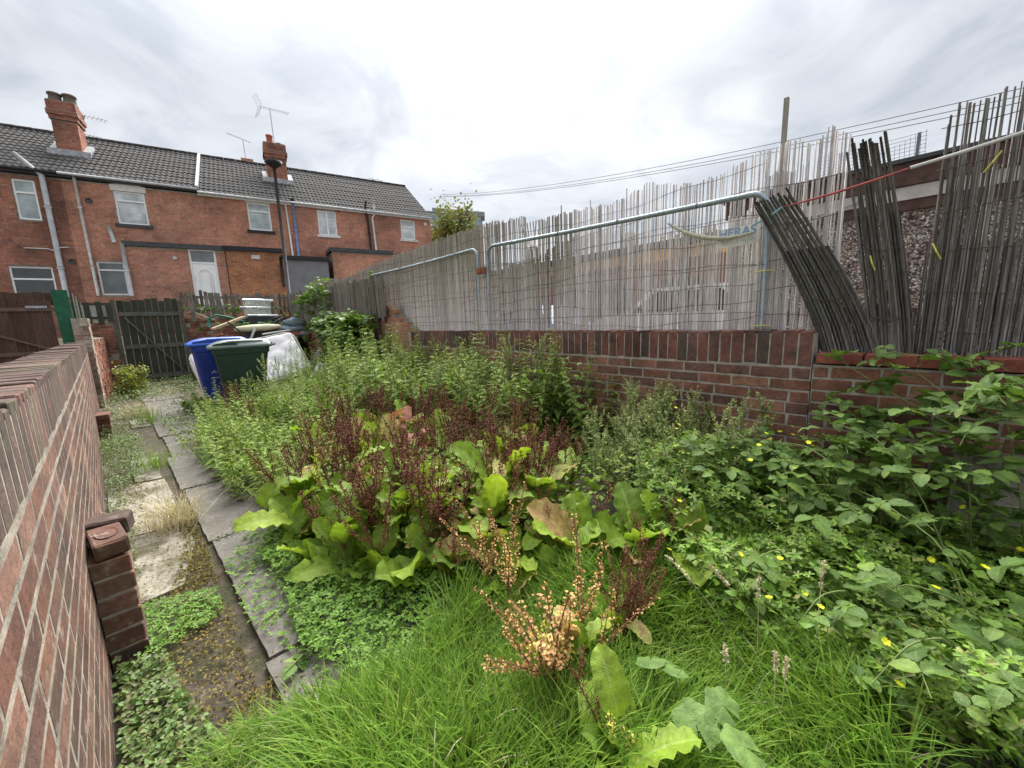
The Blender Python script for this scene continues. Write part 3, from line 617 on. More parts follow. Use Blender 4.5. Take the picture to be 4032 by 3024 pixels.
# straps, ropes, rag
def cat(a, b, sag, n=14): a, b = np.array(a, float), np.array(b, float); return [a+(b-a)*t-np.array((0, 0, sag*4*t*(1-t))) for t in np.linspace(0, 1, n)]
MT['redstrap'] = plain('redstrap', (.30, .075, .07), .8, .3, 30); MT['bluestrap'] = plain('bluestrap', (.25, .52, .58), .7, .2); MT['rope'] = plain('rope', (.55, .54, .52), .8, .2)
MT['rag'] = plain('rag', (.46, .44, .34), .95, .3, 40, bs=.5, bscale=150); MT['yellowtie'] = plain('yellowtie', (.60, .56, .10), .6, .1)
a = np.array((3.185, .80, 2.02)); b_ = np.array((3.22, .225, 2.10))
solo(Geo().tube(cat(a, b_, .012), [.003, .005, .006, .007]+[.008]*7+[.006, .005, .004], 5), 'red_strap', MT['redstrap'], 'red cloth strap tied across the dark reed bundles', 'strap')
solo(Geo().tube(cat(b_+np.array((0, -.006, 0)), (3.27, -1.0, 2.36), .03), .009, 8), 'white_rope', MT['rope'], 'thick white rope running right from the red strap over the reed screen', 'rope')
solo(Geo().tube(cat(a+np.array((0, .008, 0)), (3.30, 1.0, 1.965), .01), [.003]+[.007]*12+[.004], 5), 'blue_strap', MT['bluestrap'], 'pale blue strap tied between the sign and the red strap', 'strap')
g = Geo(); P = np.array(cat((HX-.03, 1.66, 2.10), (HX-.06, 1.01, 1.91), .075, 26))
g.tube(P, [.008+.008*math.sin(k/25*3.14)+.002*math.sin(k*2.3) for k in range(26)], 7)
for k in range(4, 26, 1):
    q = P[k]; n_ = random.randrange(3, 7)
    for _ in range(n_):
        h_ = np.cumsum(rng.normal(0, .012, (5, 3))*np.array((.3, 1, .3))+np.array((0, 0, -.014)), 0)*rng.uniform(.3, 1.); g.tube(np.vstack([q, q+h_]), .0016, 3)
solo(g, 'frayed_rag', MT['rag'], 'frayed cream rag hanging in a curve from the mesh fence rail', 'rag')
for k, (y, z, lab) in enumerate(((.955, 1.63, 'yellow tie round the reed strip beside the panel end post, upper one'), (.955, 1.235, 'yellow tie round the foot of the reed strip on the coping'))):
    solo(Geo().tube([(3.36, y+.05, z), (3.345, y+.01, z+.003), (3.345, y-.06, z+.006), (3.37, y-.09, z)], .004, 5), 'cable_tie', MT['yellowtie'], lab, 'tie', 'yellow ties')
for k, (y, z, dy, lab) in enumerate(((-.055, 2.02, .05, 'yellow tie high on the right reed screen'), (.055, 1.60, -.04, 'yellow tie at mid height on the right reed screen'), (.325, 1.57, -.03, 'yellow tie on the leaning reed bundle in front of the garage'))):
    solo(Geo().tube([(3.315, y, z), (3.30, y-dy*.5, z+.04), (3.315, y-dy, z+.09)], .004, 5), 'cable_tie', MT['yellowtie'], lab, 'tie', 'yellow ties')
# ---------------------------------------------------------------- garage behind the reeds
GX = 4.62; ga = thing('garage', (GX, -1, .27), 'low garage with pebbledash walls, white board and rusty brown fascia', 'garage')
mp_, nt, b = mk('pebbledash'); vo = nn(nt, 'ShaderNodeTexVoronoi', Scale=46.); lk(nt, nn(nt, 'ShaderNodeNewGeometry').outputs['Position'], vo.inputs['Vector'])
sp = nn(nt, 'ShaderNodeSeparateColor'); lk(nt, vo.outputs['Color'], sp.inputs[0])
col = ramp(nt, sp.outputs[0], [(0, (.16, .10, .08)), (.3, (.42, .35, .30)), (.55, (.56, .50, .43)), (.75, (.32, .19, .15)), (1, (.72, .68, .62))])
lk(nt, mix(nt, 1., col, ramp(nt, vo.outputs['Distance'], [(.2, 1.), (.6, .35)]), 'MULTIPLY'), b.inputs['Base Color']); b.inputs['Roughness'].default_value = .9
bump(nt, b, mth(nt, 'SUBTRACT', 1., vo.outputs['Distance']), 1., .03)
part(Geo().box((GX+1.6, -1.2, 1.24), (3.2, 5.6, 1.98)), 'wall', mp_, ga)
gp = Geo(); rr = np.random.default_rng(3); n = 5200                  # real pebbles where the wall is bare
yy = rr.uniform(-.3, 1.3, n); zz_ = rr.uniform(.95, 2.2, n); s = rr.uniform(.005, .0105, n)
o6 = np.array([(1, 0, 0), (0, 1, 0), (0, -1, 0), (0, 0, 1), (0, 0, -1)], float)
V = (np.stack([np.full(n, GX), yy, zz_], 1)[:, None]+o6[None]*s[:, None, None]*np.array((-.8, 1, 1))*rr.uniform(.7, 1.3, (n, 5, 3)))
f4 = np.array([(0, 1, 3), (0, 3, 2), (0, 2, 4), (0, 4, 1)]); gp.add(V.reshape(-1, 3), (f4[None]+5*np.arange(n)[:, None, None]).reshape(-1, 3))
mpb, nt, b = mk('pebble'); lk(nt, ramp(nt, rnd(nt), [(0, (.22, .13, .10)), (.25, (.52, .45, .39)), (.45, (.32, .22, .18)), (.65, (.66, .61, .55)), (1, (.80, .77, .72))]), b.inputs['Base Color']); b.inputs['Roughness'].default_value = .7
part(gp, 'pebbles', mpb, ga, kind='stuff')
MT['fascia'] = plain('fascia', (.095, .055, .045), .85, .4, 10); MT['board_pale'] = plain('board_pale', (.50, .46, .43), .8, .25, 10)
part(Geo().box((GX-.045, -1.2, 2.37), (.04, 5.7, .17)), 'gutter_board', MT['fascia'], ga); part(Geo().box((GX-.03, -1.2, 2.23), (.03, 5.65, .10)), 'pale_board', MT['board_pale'], ga)
part(Geo().box((GX-.015, -1.2, 2.14), (.03, 5.6, .08)), 'lower_board', MT['fascia'], ga); part(Geo().box((GX+1.6, -1.2, 2.47), (3.4, 5.8, .03)), 'roof', MT['darkgrey'], ga)
part(Geo().box((GX-.02, -1.2, 1.30), (.04, 5.6, .06)), 'rail', MT['fascia'], ga)
part(Geo().tube([(GX-.07, 1.2, 2.04), (GX-.08, .5, 2.26)], .012, 6), 'pipe', MT['lead'], ga)
g = Geo()
for y in np.arange(.25, .95, .03): g.tube([(GX+.25, y, 2.48), (GX+.25, y+.01, 2.72+.05*math.sin(y*9))], .0018, 3)
for z in np.arange(2.5, 2.75, .03): g.tube([(GX+.25, .25, z), (GX+.25, .95, z)], .0018, 3)
for y in (.3, .8): g.box((GX+.25, y, 2.61), (.02, .02, .27))
solo(g, 'wire_netting', MT['wire'], 'piece of wire netting standing on the garage roof', 'netting')
# ---------------------------------------------------------------- overhead cables
for k, (z0, z1, x0_, lab) in enumerate(((7.14, 4.36, 9, 'upper overhead cable crossing the sky'), (7.10, 4.31, 9.15, 'middle overhead cable crossing the sky'), (7.05, 4.17, 9.0, 'lower overhead cable crossing the sky'))):
    solo(Geo().tube(cat((x0_+2.2, 17., z0+.25), (x0_-.2, -3.2, z1-.45), .42, 30), .0065, 5), 'overhead_cable', MT['greyrender'], lab, 'cable', 'overhead cables')
# ---------------------------------------------------------------- terrace of houses
ZC = 16.8; FA = R(100); FB = EYE+ray(1000, 1293)*ZC; FB[2] = 0; FU = np.array((math.sin(FA), math.cos(FA), 0)); FN = np.array((FU[1], -FU[0], 0))
if FN[1] > 0: FN = -FN
HG = 1.25; ZE = EYE[2]+(5.67-1.35)*ZC/13.5
def fs(x, y, d=0.): q = onpl(x, y, FB+FN*d, FN); return float((q-FB)@FU), float(q[2])
def W3(s, d, z): return FB+FU*s+FN*d+np.array((0, 0, z))
def fbox(g, s0, s1, d0, d1, z0, z1, mi=0): return g.box(W3((s0+s1)/2, (d0+d1)/2, (z0+z1)/2), (s1-s0, abs(d1-d0), z1-z0), FU, -FN if True else FN, (0, 0, 1), mi)
def wallpiece(root_, s0, s1, z0, z1, d, holes, mat, mort, dep=.1, nm='brick_courses'):
    es = sorted({s0, s1, *[h for q in holes for h in q[:2] if s0 < h < s1]}); ez = sorted({z0, z1, *[h for q in holes for h in q[2:4] if z0 < h < z1]}); g = Geo()
    for a_, b_ in zip(es, es[1:]):
        for c_, d_ in zip(ez, ez[1:]):
            m_, k_ = (a_+b_)/2, (c_+d_)/2
            if any(q[0] < m_ < q[1] and q[2] < k_ < q[3] for q in holes): continue
            fbox(g, a_, b_, d-.007, d-.11, c_, d_)
    part(g, 'mortar', MT[mort], root_)
    br = courses(W3(s0, d, 0), FU, FN, s1-s0, z0, int((z1-z0)/.075), .075, holes=[(q[0]-s0, q[1]-s0, q[2], q[3]) for q in holes], jit=.001)
    lay(root_, br, MT[mat], 0, stuff=nm)
def window(root_, rect, d, glass, split=.32, sill=None, lintel=None, vert=False, bars=False, fw=.055):
    s0, s1, z0, z1 = rect; w = thing_part('window', root_); dd = d-.06
    g = Geo()
    for a_ in ((s0, s1, z0, z0+fw), (s0, s1, z1-fw, z1), (s0, s0+fw, z0+fw, z1-fw), (s1-fw, s1, z0+fw, z1-fw)): fbox(g, a_[0], a_[1], dd-.05, dd+.012, a_[2], a_[3])
    zs = z1-(z1-z0)*split
    if split: fbox(g, s0+fw, s1-fw, dd-.048, dd+.02, zs-fw/2, zs+fw/2)
    if vert: fbox(g, (s0+s1)/2-fw*.5, (s0+s1)/2+fw*.5, dd-.048, dd+.018, z0+fw, z1-fw)
    if bars:
        for zb in (z0+(z1-z0)*.37, z0+(z1-z0)*.68): fbox(g, s0+fw, s1-fw, dd-.03, dd-.008, zb-.01, zb+.01)
    part(g, 'frame', MT['upvc'], w)
    if split:
        part(fbox(Geo(), s0+fw, s1-fw, dd-.035, dd-.025, z0+fw, zs-fw/2), 'pane', MT[glass], w); part(fbox(Geo(), s0+fw, s1-fw, dd-.035, dd-.025, zs+fw/2, z1-fw), 'pane', MT[glass], w)
    elif vert:
        part(fbox(Geo(), s0+fw, (s0+s1)/2-fw*.5, dd-.035, dd-.025, z0+fw, z1-fw), 'pane', MT[glass], w); part(fbox(Geo(), (s0+s1)/2+fw*.5, s1-fw, dd-.035, dd-.025, z0+fw, z1-fw), 'pane', MT[glass], w)
    if sill: part(fbox(Geo(), s0-.09, s1+.09, d-.06, d+.06, z0-.11, z0-.002), 'sill', MT[sill], w)
    if lintel:
        n_ = 8; P = [W3(s0-.05, d+.012, z1+.002)]+[W3(s1+.05, d+.012, z1+.002)]+[W3(s1+.07-(s1-s0+.14)*t, d+.012, z1+.20+.07*math.sin(t*3.14)) for t in np.linspace(0, 1, n_)]
        part(Geo().prism(P, -FN*.09), 'lintel', MT[lintel], w)
    return w
def thing_part(name, root_): o = bpy.data.objects.new(name, None); COL.objects.link(o); o.parent = root_; o.empty_display_size = .1; return o
def rect(L, Rr, T, B, d=0.): return (fs(*L, d)[0], fs(*Rr, d)[0], fs(*B, d)[1], fs(*T, d)[1])
S = [-8.6, fs(275, 692)[0]-.25, fs(777, 745)[0], fs(1140, 793)[0], fs(1692, 854)[0]]
houses = []
for k, lab in enumerate(('darker red brick terraced house at the far left with a thick grey soil pipe', 'red brick terraced house with a white arched lintel and white door extension', 'orange red brick terraced house behind the lamp post', 'end terraced house of red brick with black and white pipes')):
    houses.append(thing('terraced_house', W3((S[k]+S[k+1])/2, 0, HG), lab, 'house', 'terraced houses'))
hA, hB, hC, hD = houses
WA1 = rect((57, 785), (149, 785), (103, 707), (103, 864)); WA2 = rect((40, 1096), (215, 1096), (120, 1049), (120, 1160)); WA2 = (WA2[0], WA2[1], WA2[3]-1.15, WA2[3])
WB1 = rect((455, 815), (576, 815), (504, 755), (521, 884)); WB2 = rect((389, 1096), (500, 1096), (430, 1030), (475, 1162))
WC1 = rect((977, 854), (1066, 854), (1016, 800), (1028, 908)); WD1 = rect((1253, 880), (1326, 880), (1285, 830), (1294, 926)); WD2 = rect((1579, 905), (1635, 905), (1602, 866), (1612, 943))
wallpiece(hA, S[0], S[1], HG, ZE-.1, 0, [WA1, WA2], 'brick_houseA', 'mortar_dark'); wallpiece(hB, S[1], S[2], HG, ZE-.1, 0, [WB1, WB2], 'brick_houseB', 'mortar')
wallpiece(hC, S[2], S[3], HG, ZE-.1, 0, [WC1], 'brick_houseC', 'mortar'); wallpiece(hD, S[3], S[4], HG, ZE-.1, 0, [WD1, WD2], 'brick_houseD', 'mortar')
window(hA, WA1, 0, 'glass_pale'); window(hA, WA2, 0, 'glass_dark', .36); window(hB, WB1, 0, 'net', .28, 'darkgrey', 'whitepaint'); window(hB, WB2, 0, 'glass', .25)
window(hC, WC1, 0, 'glass_pale', .3, 'black', 'upvc'); window(hD, WD1, 0, 'net', 0, 'whitepaint', None, True, True); window(hD, WD2, 0, 'net', .36, 'offwhite', 'brick_orange', fw=.05)
BK = 3.5
def ridge(x, y): q = onpl(x, y, FB-FN*BK, FN); return float((q-FB)@FU), float(q[2])
rz1 = (ridge(0, 515)[1]+ridge(681, 578)[1])/2; rz2 = (ridge(705, 610)[1]+ridge(1554, 722)[1])/2
ze1, ze2 = ZE+.06, ZE-.06
def roof(root_, s0, s1, ze, zr, name='roof'):
    g = Geo(); rows = 14; d0 = .16; ns = int((s1-s0)/.0413); s = np.linspace(s0, s1, ns+1); wv = .020*np.sin((s-S[0])/.165*6.2832)
    wv = np.maximum(wv, -.012); V = []
    for r in range(rows):
        for e, lift in ((0., .032), (1.04, .004)):
            f = (r+e)/rows; d = d0-(BK+d0)*f; z = ze+(zr-ze)*f+lift; V.append(np.array([W3(a_, d, z+w_+.004*math.sin(r*3.1+a_)) for a_, w_ in zip(s, wv)]))
        lo = V[-2].copy(); lo[:, 2] -= .03; V.insert(-2, lo)
    n = ns+1; Fq = []
    for r in range(rows):
        for b_ in (0, 1):
            o = (r*3+b_)*n; i_ = np.arange(ns); Fq.append(np.stack([o+i_, o+i_+1, o+n+i_+1, o+n+i_], 1))
    g.add(np.concatenate(V), np.concatenate(Fq)); rf = part(g, 'roof_tiles', MT['tile'], root_, kind='stuff')
    g = Geo().prism([W3(s0, -BK, zr-.02), W3(s0, -2*BK, ze-.1), W3(s1, -2*BK, ze-.1), W3(s1, -BK, zr-.02)], (0, 0, -.06)); part(g, 'back_slope', MT['tile'], root_)
    k = int((s1-s0)/.42)
    for i_ in range(k):
        a_ = s0+(s1-s0)*i_/k; part(Geo().tube([W3(a_, -BK, zr+.01), W3(a_+(s1-s0)/k-.012, -BK, zr+.012+rng.normal(0, .003))], .085, 8), 'ridge_tile', MT['tile'], root_, True)
    part(Geo().tube([W3(s0, .20, ze-.035), W3(s1, .20, ze-.045)], .045, 8), 'gutter', MT['greypipe'] if root_ is not hA else MT['black'], root_, True)
    part(fbox(Geo(), s0, s1, .02, .13, ze-.13, ze-.01), 'fascia', MT['darkgrey'] if root_ in (hA, hB) else MT['whitepaint'], root_)
    part(fbox(Geo(), s0, s1, -.12, -2*BK, HG, ze-.2), 'shell', MT['mortar_dark'], root_)
roof(hA, S[0], S[1], ze1, rz1); roof(hB, S[1], S[2], ze1, rz1); roof(hC, S[2], S[3], ze2, rz2); roof(hD, S[3], S[4], ze2, rz2)
part(Geo().prism([W3(S[4]-.03, -.1, ze2-.2), W3(S[4]-.03, -BK, rz2-.1), W3(S[4]-.03, -2*BK, ze2-.2)], FU*.02), 'gable', MT['brick_houseD'], hD)
part(Geo().span(W3(S[2], .17, ze1+.02), W3(S[2], -BK, rz1+.03), .10, .12), 'verge', MT['lead'], hB)
def pipe(root_, P, r, mat, name='drain_pipe', d=.09):
    Q = [W3(*((fs(x, y, d)[0],)+(d, fs(x, y, d)[1]))) for x, y in P]; R_ = []
    for a_, b_ in zip(Q, Q[1:]): R_ += [a_, a_*.5+b_*.5]
    o = part(Geo().tube(R_+[Q[-1]], r, 8), name, MT[mat], root_, True)
    for a_, b_ in zip(Q, Q[1:]):
        L = np.linalg.norm(b_-a_)
        for k in range(int(L/1.4)):
            q = a_+(b_-a_)*(k+.5)/max(1, int(L/1.4)); u = (b_-a_)/L; part(Geo().tube([q-u*.04, q+u*.04], r*1.25, 8), 'pipe_collar', MT[mat], root_, True)
def down(x, y0, y1, lean): return [(x, y0), (x+lean*(y1-y0), y1)]
pipe(hA, [(48, 600), (163, 690), (263, 1170)], .075, 'greypipe'); pipe(hA, [(92, 976), (190, 980), (212, 987)], .02, 'offwhite', 'waste_pipe', .05); pipe(hA, [(228, 975), (275, 974)], .02, 'offwhite', 'waste_pipe', .05)
pipe(hB, [(289, 693), (388, 1165)], .045, 'offwhite'); pipe(hB, [(428, 890), (450, 955)], .06, 'greypipe')
pipe(hC, [(1122, 790), (1154, 1010)], .035, 'whitepaint'); pipe(hD, [(1151, 785), (1178, 1020)], .05, 'bluepipe'); pipe(hD, [(1150, 782), (1152, 806)], .07, 'black', 'pipe_hopper', .12)
pipe(hD, [(1440, 793), (1438, 830), (1448, 858), (1462, 985)], .05, 'black'); pipe(hD, [(1468, 783), (1475, 842), (1466, 858), (1482, 990)], .05, 'offwhite')
def vent(root_, x, y, r, d, mat): s_, z_ = fs(x, y, d); part(Geo().tube([W3(s_, d-.02, z_), W3(s_, d+.03, z_)], r, 10), 'vent', MT[mat], root_, True)
vent(hB, 350, 790, .09, 0, 'darkgrey'); vent(hA, 285, 1030, .09, 0, 'darkgrey'); vent(hD, 1674, 882, .09, 0, 'whitepaint'); vent(hD, 1332, 830, .05, 0.02, 'black')
# extensions
def ext(root_, x0_, x1_, ytop, d, mat, mort, fas, holes=(), brick=True, zt=None):
    s0, z_ = fs(x0_, ytop, d); s1 = fs(x1_, ytop, d)[0]; zt = z_ if zt is None else zt
    if brick: wallpiece(root_, s0, s1, HG, zt, d, list(holes), mat, mort, nm='extension_brick_courses')
    else: part(fbox(Geo(), s0, s1, d-.1, d, HG, zt), 'extension_wall', MT[mat], root_)
    g = Geo(); fbox(g, s0, s1, d-.12, .002, HG, zt-.002); part(g, 'extension_shell', MT['mortar_dark'], root_)
    part(fbox(Geo(), s0-.08, s1+.06, d+.10, .004, zt+.002, zt+.16), 'extension_roof', MT[fas], root_); return s0, s1, zt
dB = 1.3; dr = rect((751, 1062), (857, 1062), (790, 981), (800, 1148), dB); dr = (dr[0], dr[1], dr[3]-2.05, dr[3])
ext(hB, 495, 880, 968, dB, 'brick_ext', 'mortar_pale', 'darkgrey', [dr])
ext(hC, 886, 1113, 985, 1.3, 'brick_orange', 'mortar', 'black'); ext(hD, 1116, 1290, 1022, 1.25, 'greyrender', '', 'black', brick=False)
ext(hD, 1306, 1540, 990, 1.2, 'brick_houseB', 'mortar', 'darkgrey')
dw = thing_part('door', hB); s0, s1, z0, z1 = dr; dd = dB-.05; g = Geo()
for a_ in ((s0, s0+.06, z0, z1), (s1-.06, s1, z0, z1), (s0+.06, s1-.06, z1-.06, z1), (s0+.06, s1-.06, z1-.52, z1-.46)): fbox(g, a_[0], a_[1], dd-.05, dd+.012, a_[2], a_[3])
part(g, 'frame', MT['upvc'], dw); part(fbox(Geo(), s0+.06, s1-.06, dd-.04, dd-.03, z1-.46, z1-.06), 'pane', MT['glass'], dw)
part(fbox(Geo(), s0+.065, s1-.065, dd-.05, dd-.005, z0+.02, z1-.525), 'leaf', MT['upvc'], dw)
a0, a1 = s0+.2, s1-.2; zc0, zc1 = z0+.25, z1-.72; am = (a0+a1)/2
for o_, th in ((0, .02), (.07, .014)):
    L_ = [(a0+o_, zc0+o_), (a1-o_, zc0+o_), (a1-o_, zc1-.14), (am+.08, zc1-o_), (am-.08, zc1-o_), (a0+o_, zc1-.14), (a0+o_, zc0+o_)]
    part(Geo().tube([W3(p, dd, q) for p, q in L_], th, 5, cap=False), 'moulding', MT['upvc'], dw, True)
part(fbox(Geo(), s0+.09, s0+.12, dd, dd+.03, z0+.95, z0+1.15), 'handle', MT['alu'], dw)
pipe(hB, [(478, 958), (520, 1165)], .06, 'greypipe', 'drain_pipe', dB+.08)
q0 = fs(1104, 1015, 1.38); pipe(hC, [(1104, 1012), (1118, 1130)], .05, 'black', 'drain_pipe', 1.38); vent(hB, 688, 1014, .07, dB, 'offwhite')
s_, z_ = fs(1007, 1012, 1.3); part(fbox(Geo(), s_-.14, s_+.14, 1.29, 1.325, z_-.07, z_+.07), 'air_brick', MT['offwhite'], hC)
# chimneys
def chimney(root_, xl_, xr_, ytop, ybase, d, pots, corb):
    s0 = fs(xl_, ybase-120, d)[0]; s1 = fs(xr_, ybase-120, d)[0]; zt = fs((xl_+xr_)/2-20, ytop, d)[1]; zb = (ze1 if root_ is hA else ze2)+((rz1-ze1) if root_ is hA else (rz2-ze2))*(.16-d)/(BK+.16); dp = .75
    ch = thing_part('chimney', root_); w = s1-s0
    def stack(a_, b_, z0, z1, ex):
        part(Geo().box(W3((a_+b_)/2, d-dp/2, (z0+z1)/2), (b_-a_+2*ex-.014, dp+2*ex-.014, z1-z0), FU, -FN, (0, 0, 1)), 'mortar', MT['mortar_dark'], ch)
        br = courses(W3(a_-ex, d+ex, 0), FU, FN, b_-a_+2*ex, z0, max(1, int(round((z1-z0)/.075))), .075, jit=.001)
        br += courses(W3(a_-ex, d-dp-ex, 0), -FN*-1 if False else FN, -FU, dp+2*ex, z0, max(1, int(round((z1-z0)/.075))), .075, jit=.001)
        br += courses(W3(b_+ex, d+ex, 0), -FN, FU, dp+2*ex, z0, max(1, int(round((z1-z0)/.075))), .075, jit=.001)
        lay(ch, br, MT['brick_houseA'], 0)
    h = zt-zb
    stack(s0, s1, zb-.3, zt-.62, 0); stack(s0, s1, zt-.62, zt-.47, .04); stack(s0, s1, zt-.47, zt-.30, .08); stack(s0, s1, zt-.30, zt-.02, .05)
    part(Geo().box(W3((s0+s1)/2, d-dp/2, zt), (w+.06, dp+.06, .05), FU, -FN, (0, 0, 1)), 'flaunching', MT['mortar_dark'], ch)
    for f, hp, r_, mt in pots: part(Geo().lathe([(r_*1.1, 0), (r_, .03), (r_*.85, hp-.06), (r_*1.05, hp-.05), (r_*1.05, hp)], W3(s0+w*f, d-dp*.45, zt+.02), 12), 'chimney_pot', MT[mt], ch, True)
    part(fbox(Geo(), s0-.24, s1+.24, d+.004, d+.10, zb-.10, zb+.14), 'flashing', MT['lead'], ch)
    for e in (s0-.1, s1+.1): part(Geo().span(W3(e, d+.05, zb+.02), W3(e, d-dp, zb+.02+(dp+.05)*(rz1-ze1)/(BK+.16)), .20, .16), 'flashing_side', MT['lead'], ch)
    return s0, s1, zt
MT['pot'] = plain('pot', (.40, .12, .07), .8, .2); MT['potgrey'] = plain('potgrey', (.16, .13, .11), .9, .3)
c1 = chimney(hA, 206, 305, 400, 618, -1.5, [(.2, .34, .19, 'potgrey'), (.78, .36, .19, 'potgrey')], 1); c2 = chimney(hC, 1044, 1122, 563, 722, -1.7, [(.32, .42, .14, 'pot'), (.75, .14, .12, 'potgrey')], 1)
sb_ = ridge(975, 640); part(Geo().box(W3(sb_[0], -BK-.5, rz2+.12), (.5, .5, .34), FU, -FN, (0, 0, 1)), 'rear_chimney', MT['brick_houseC'], hC)
# aerials
def aerial(P0, P1, az, L, label, grid=False, n=9):
    P0, P1 = np.array(P0), np.array(P1); t = thing('tv_aerial', P0, label, 'aerial', 'television aerials on the roofs'); part(Geo().tube([P0, P1], .02, 6), 'mast', MT['greypipe'], t)
    u = np.array((math.cos(az), math.sin(az), .12)); v = np.array((-math.sin(az), math.cos(az), 0)); part(Geo().tube([P1-u*L*.35, P1+u*L*.65], .013, 5), 'boom', MT['greypipe'], t)
    for k in range(n): q = P1-u*L*.30+u*L*.93*k/(n-1); part(Geo().tube([q-v*.13, q+v*.13-np.array((0, 0, .05))], .008, 4), 'element', MT['greypipe'], t)
    if grid:
        for s_ in (-1, 1):
            for k in range(5): q = P1-u*L*.34+np.array((0, 0, s_*(.06+.09*k)))-u*.035*k; part(Geo().tube([q-v*.22, q+v*.22], .007, 4), 'reflector_bar', MT['greypipe'], t)
            for e in (-.2, .2): part(Geo().tube([P1-u*L*.34+v*e, P1-u*L*.34+v*e+np.array((0, 0, s_*.44))-u*.16], .007, 4), 'reflector_bar', MT['greypipe'], t)
def fp(x, y, d): s_, z_ = fs(x, y, d); return W3(s_, d, z_)
aerial(fp(1080, 565, -2.2), fp(1062, 428, -2.2), R(10), 1.25, 'large television aerial with a grid reflector on the tall chimney mast', True, 12)
aerial(fp(970, 640, -BK-.5), fp(955, 548, -BK-.5), R(190), 1.0, 'thin television aerial left of the tall chimney', n=8)
aerial(fp(312, 520, -2.2), fp(335, 455, -2.2), R(25), .95, 'upper television aerial beside the left chimney', n=8); aerial(fp(300, 545, -2.2), fp(322, 527, -2.2), R(25), .85, 'lower television aerial beside the left chimney', n=8)
aerial(fp(1450, 722, -BK-.6), fp(1470, 705, -BK-.6), R(15), .9, 'small television aerial behind the ridge of the end house', n=10)
# street lamp
lb = np.array((3.55, 14.9, 0)); lt = thing('street_lamp', (lb[0], lb[1], 1.0), 'tall black street lamp standing behind the back wall', 'street lamp'); LT_ = ony(1085, 655, 14.9)
part(Geo().tube([(lb[0], lb[1], .9), (lb[0], lb[1], 2.4)], .075, 10), 'base_column', MT['darkgrey'], lt, True); part(Geo().tube([(lb[0], lb[1], 2.4), (lb[0]+.02, lb[1], LT_[2]-.1)], [.055, .042], 10), 'pole', MT['darkgrey'], lt, True)
g = Geo(); g.lathe([(.045, -.14), (.055, -.06), (.20, .02), (.235, .08), (.235, .13), (.14, .15)], (lb[0]+.02, lb[1], LT_[2]), 18); part(g, 'lantern', MT['black'], lt, True)
# ---------------------------------------------------------------- office block, side building, cars and far trees
ob = thing('office_block', (100, 135, 0), 'distant glass and steel office block above the reed screen', 'office building')
OP = lambda x, y, Y_: ony(x, y, Y_)
cA = onz(1895, 1000, 0); K = OP(1895, 848, 130) 
oc = np.array((K[0], K[1], 0)); ou = np.array((-.95, .31, 0)); ov = np.array((.62, .78, 0)); zt = K[2]; 
def obox(a0, a1, b0, b1, z0, z1, mat, nm, ex=0.):
    P = [oc+ou*a0+ov*b0, oc+ou*a1+ov*b0, oc+ou*a1+ov*b1, oc+ou*a0+ov*b1]; part(Geo().prism([q+np.array((0, 0, z0)) for q in P], (0, 0, z1-z0)), nm, MT[mat], ob)
obox(0, 24, 0, 14, 0, zt-6.4, 'officebrick', 'brick_base'); obox(0, 24, 0, 14, zt-6.38, zt-.5, 'officegrey', 'frame_block'); obox(-.4, 24.4, -.4, 14.4, zt-.5, zt, 'officegrey', 'roof_edge')
obox(-1.5, 20, 1.5, 9, zt+.01, zt+1.8, 'officegrey', 'plant_room')
for r, (z0, z1) in enumerate(((zt-2.3, zt-.6), (zt-4.2, zt-2.4), (zt-6.2, zt-4.3))):
    for k in range(10):
        a_ = k*2.4+.12; P = [oc+ou*a_-ov*.04, oc+ou*(a_+2.16)-ov*.04]; part(Geo().prism([P[0]+np.array((0, 0, z0)), P[1]+np.array((0, 0, z0)), P[1]+np.array((0, 0, z1)), P[0]+np.array((0, 0, z1))], -ov*.05), 'pane', MT['officeglass' if r < 2 else 'officeblue'], ob)
    for k in range(6):
        b_ = k*2.3+.15; P = [oc+ov*b_-ou*.04, oc+ov*(b_+2.0)-ou*.04]; part(Geo().prism([P[0]+np.array((0, 0, z0)), P[1]+np.array((0, 0, z0)), P[1]+np.array((0, 0, z1)), P[0]+np.array((0, 0, z1))], -ou*.05), 'pane', MT['officeglass'], ob)
bb = thing('brick_building', (13.5, 6, .27), 'low brick building with a buff top band seen through the reed screen', 'building')
part(Geo().box((14, 10, 1.6), (4, 16.4, 2.8)), 'wall', plain('bwall', (.27, .15, .11), .9, .2, 3), bb); part(Geo().box((13.95, 10, 3.15), (4.1, 16.5, .36)), 'top_band', plain('bband', (.50, .30, .12), .9, .2, 3), bb)
part(Geo().box((13.95, 10, 3.44), (4.3, 16.7, .2)), 'roof_edge', MT['darkgrey'], bb)
for k in range(4): part(Geo().box((11.97, 3.5+k*2.1, 1.9), (.06, 1.2, 1.0)), 'window', MT['glass_dark'], bb)
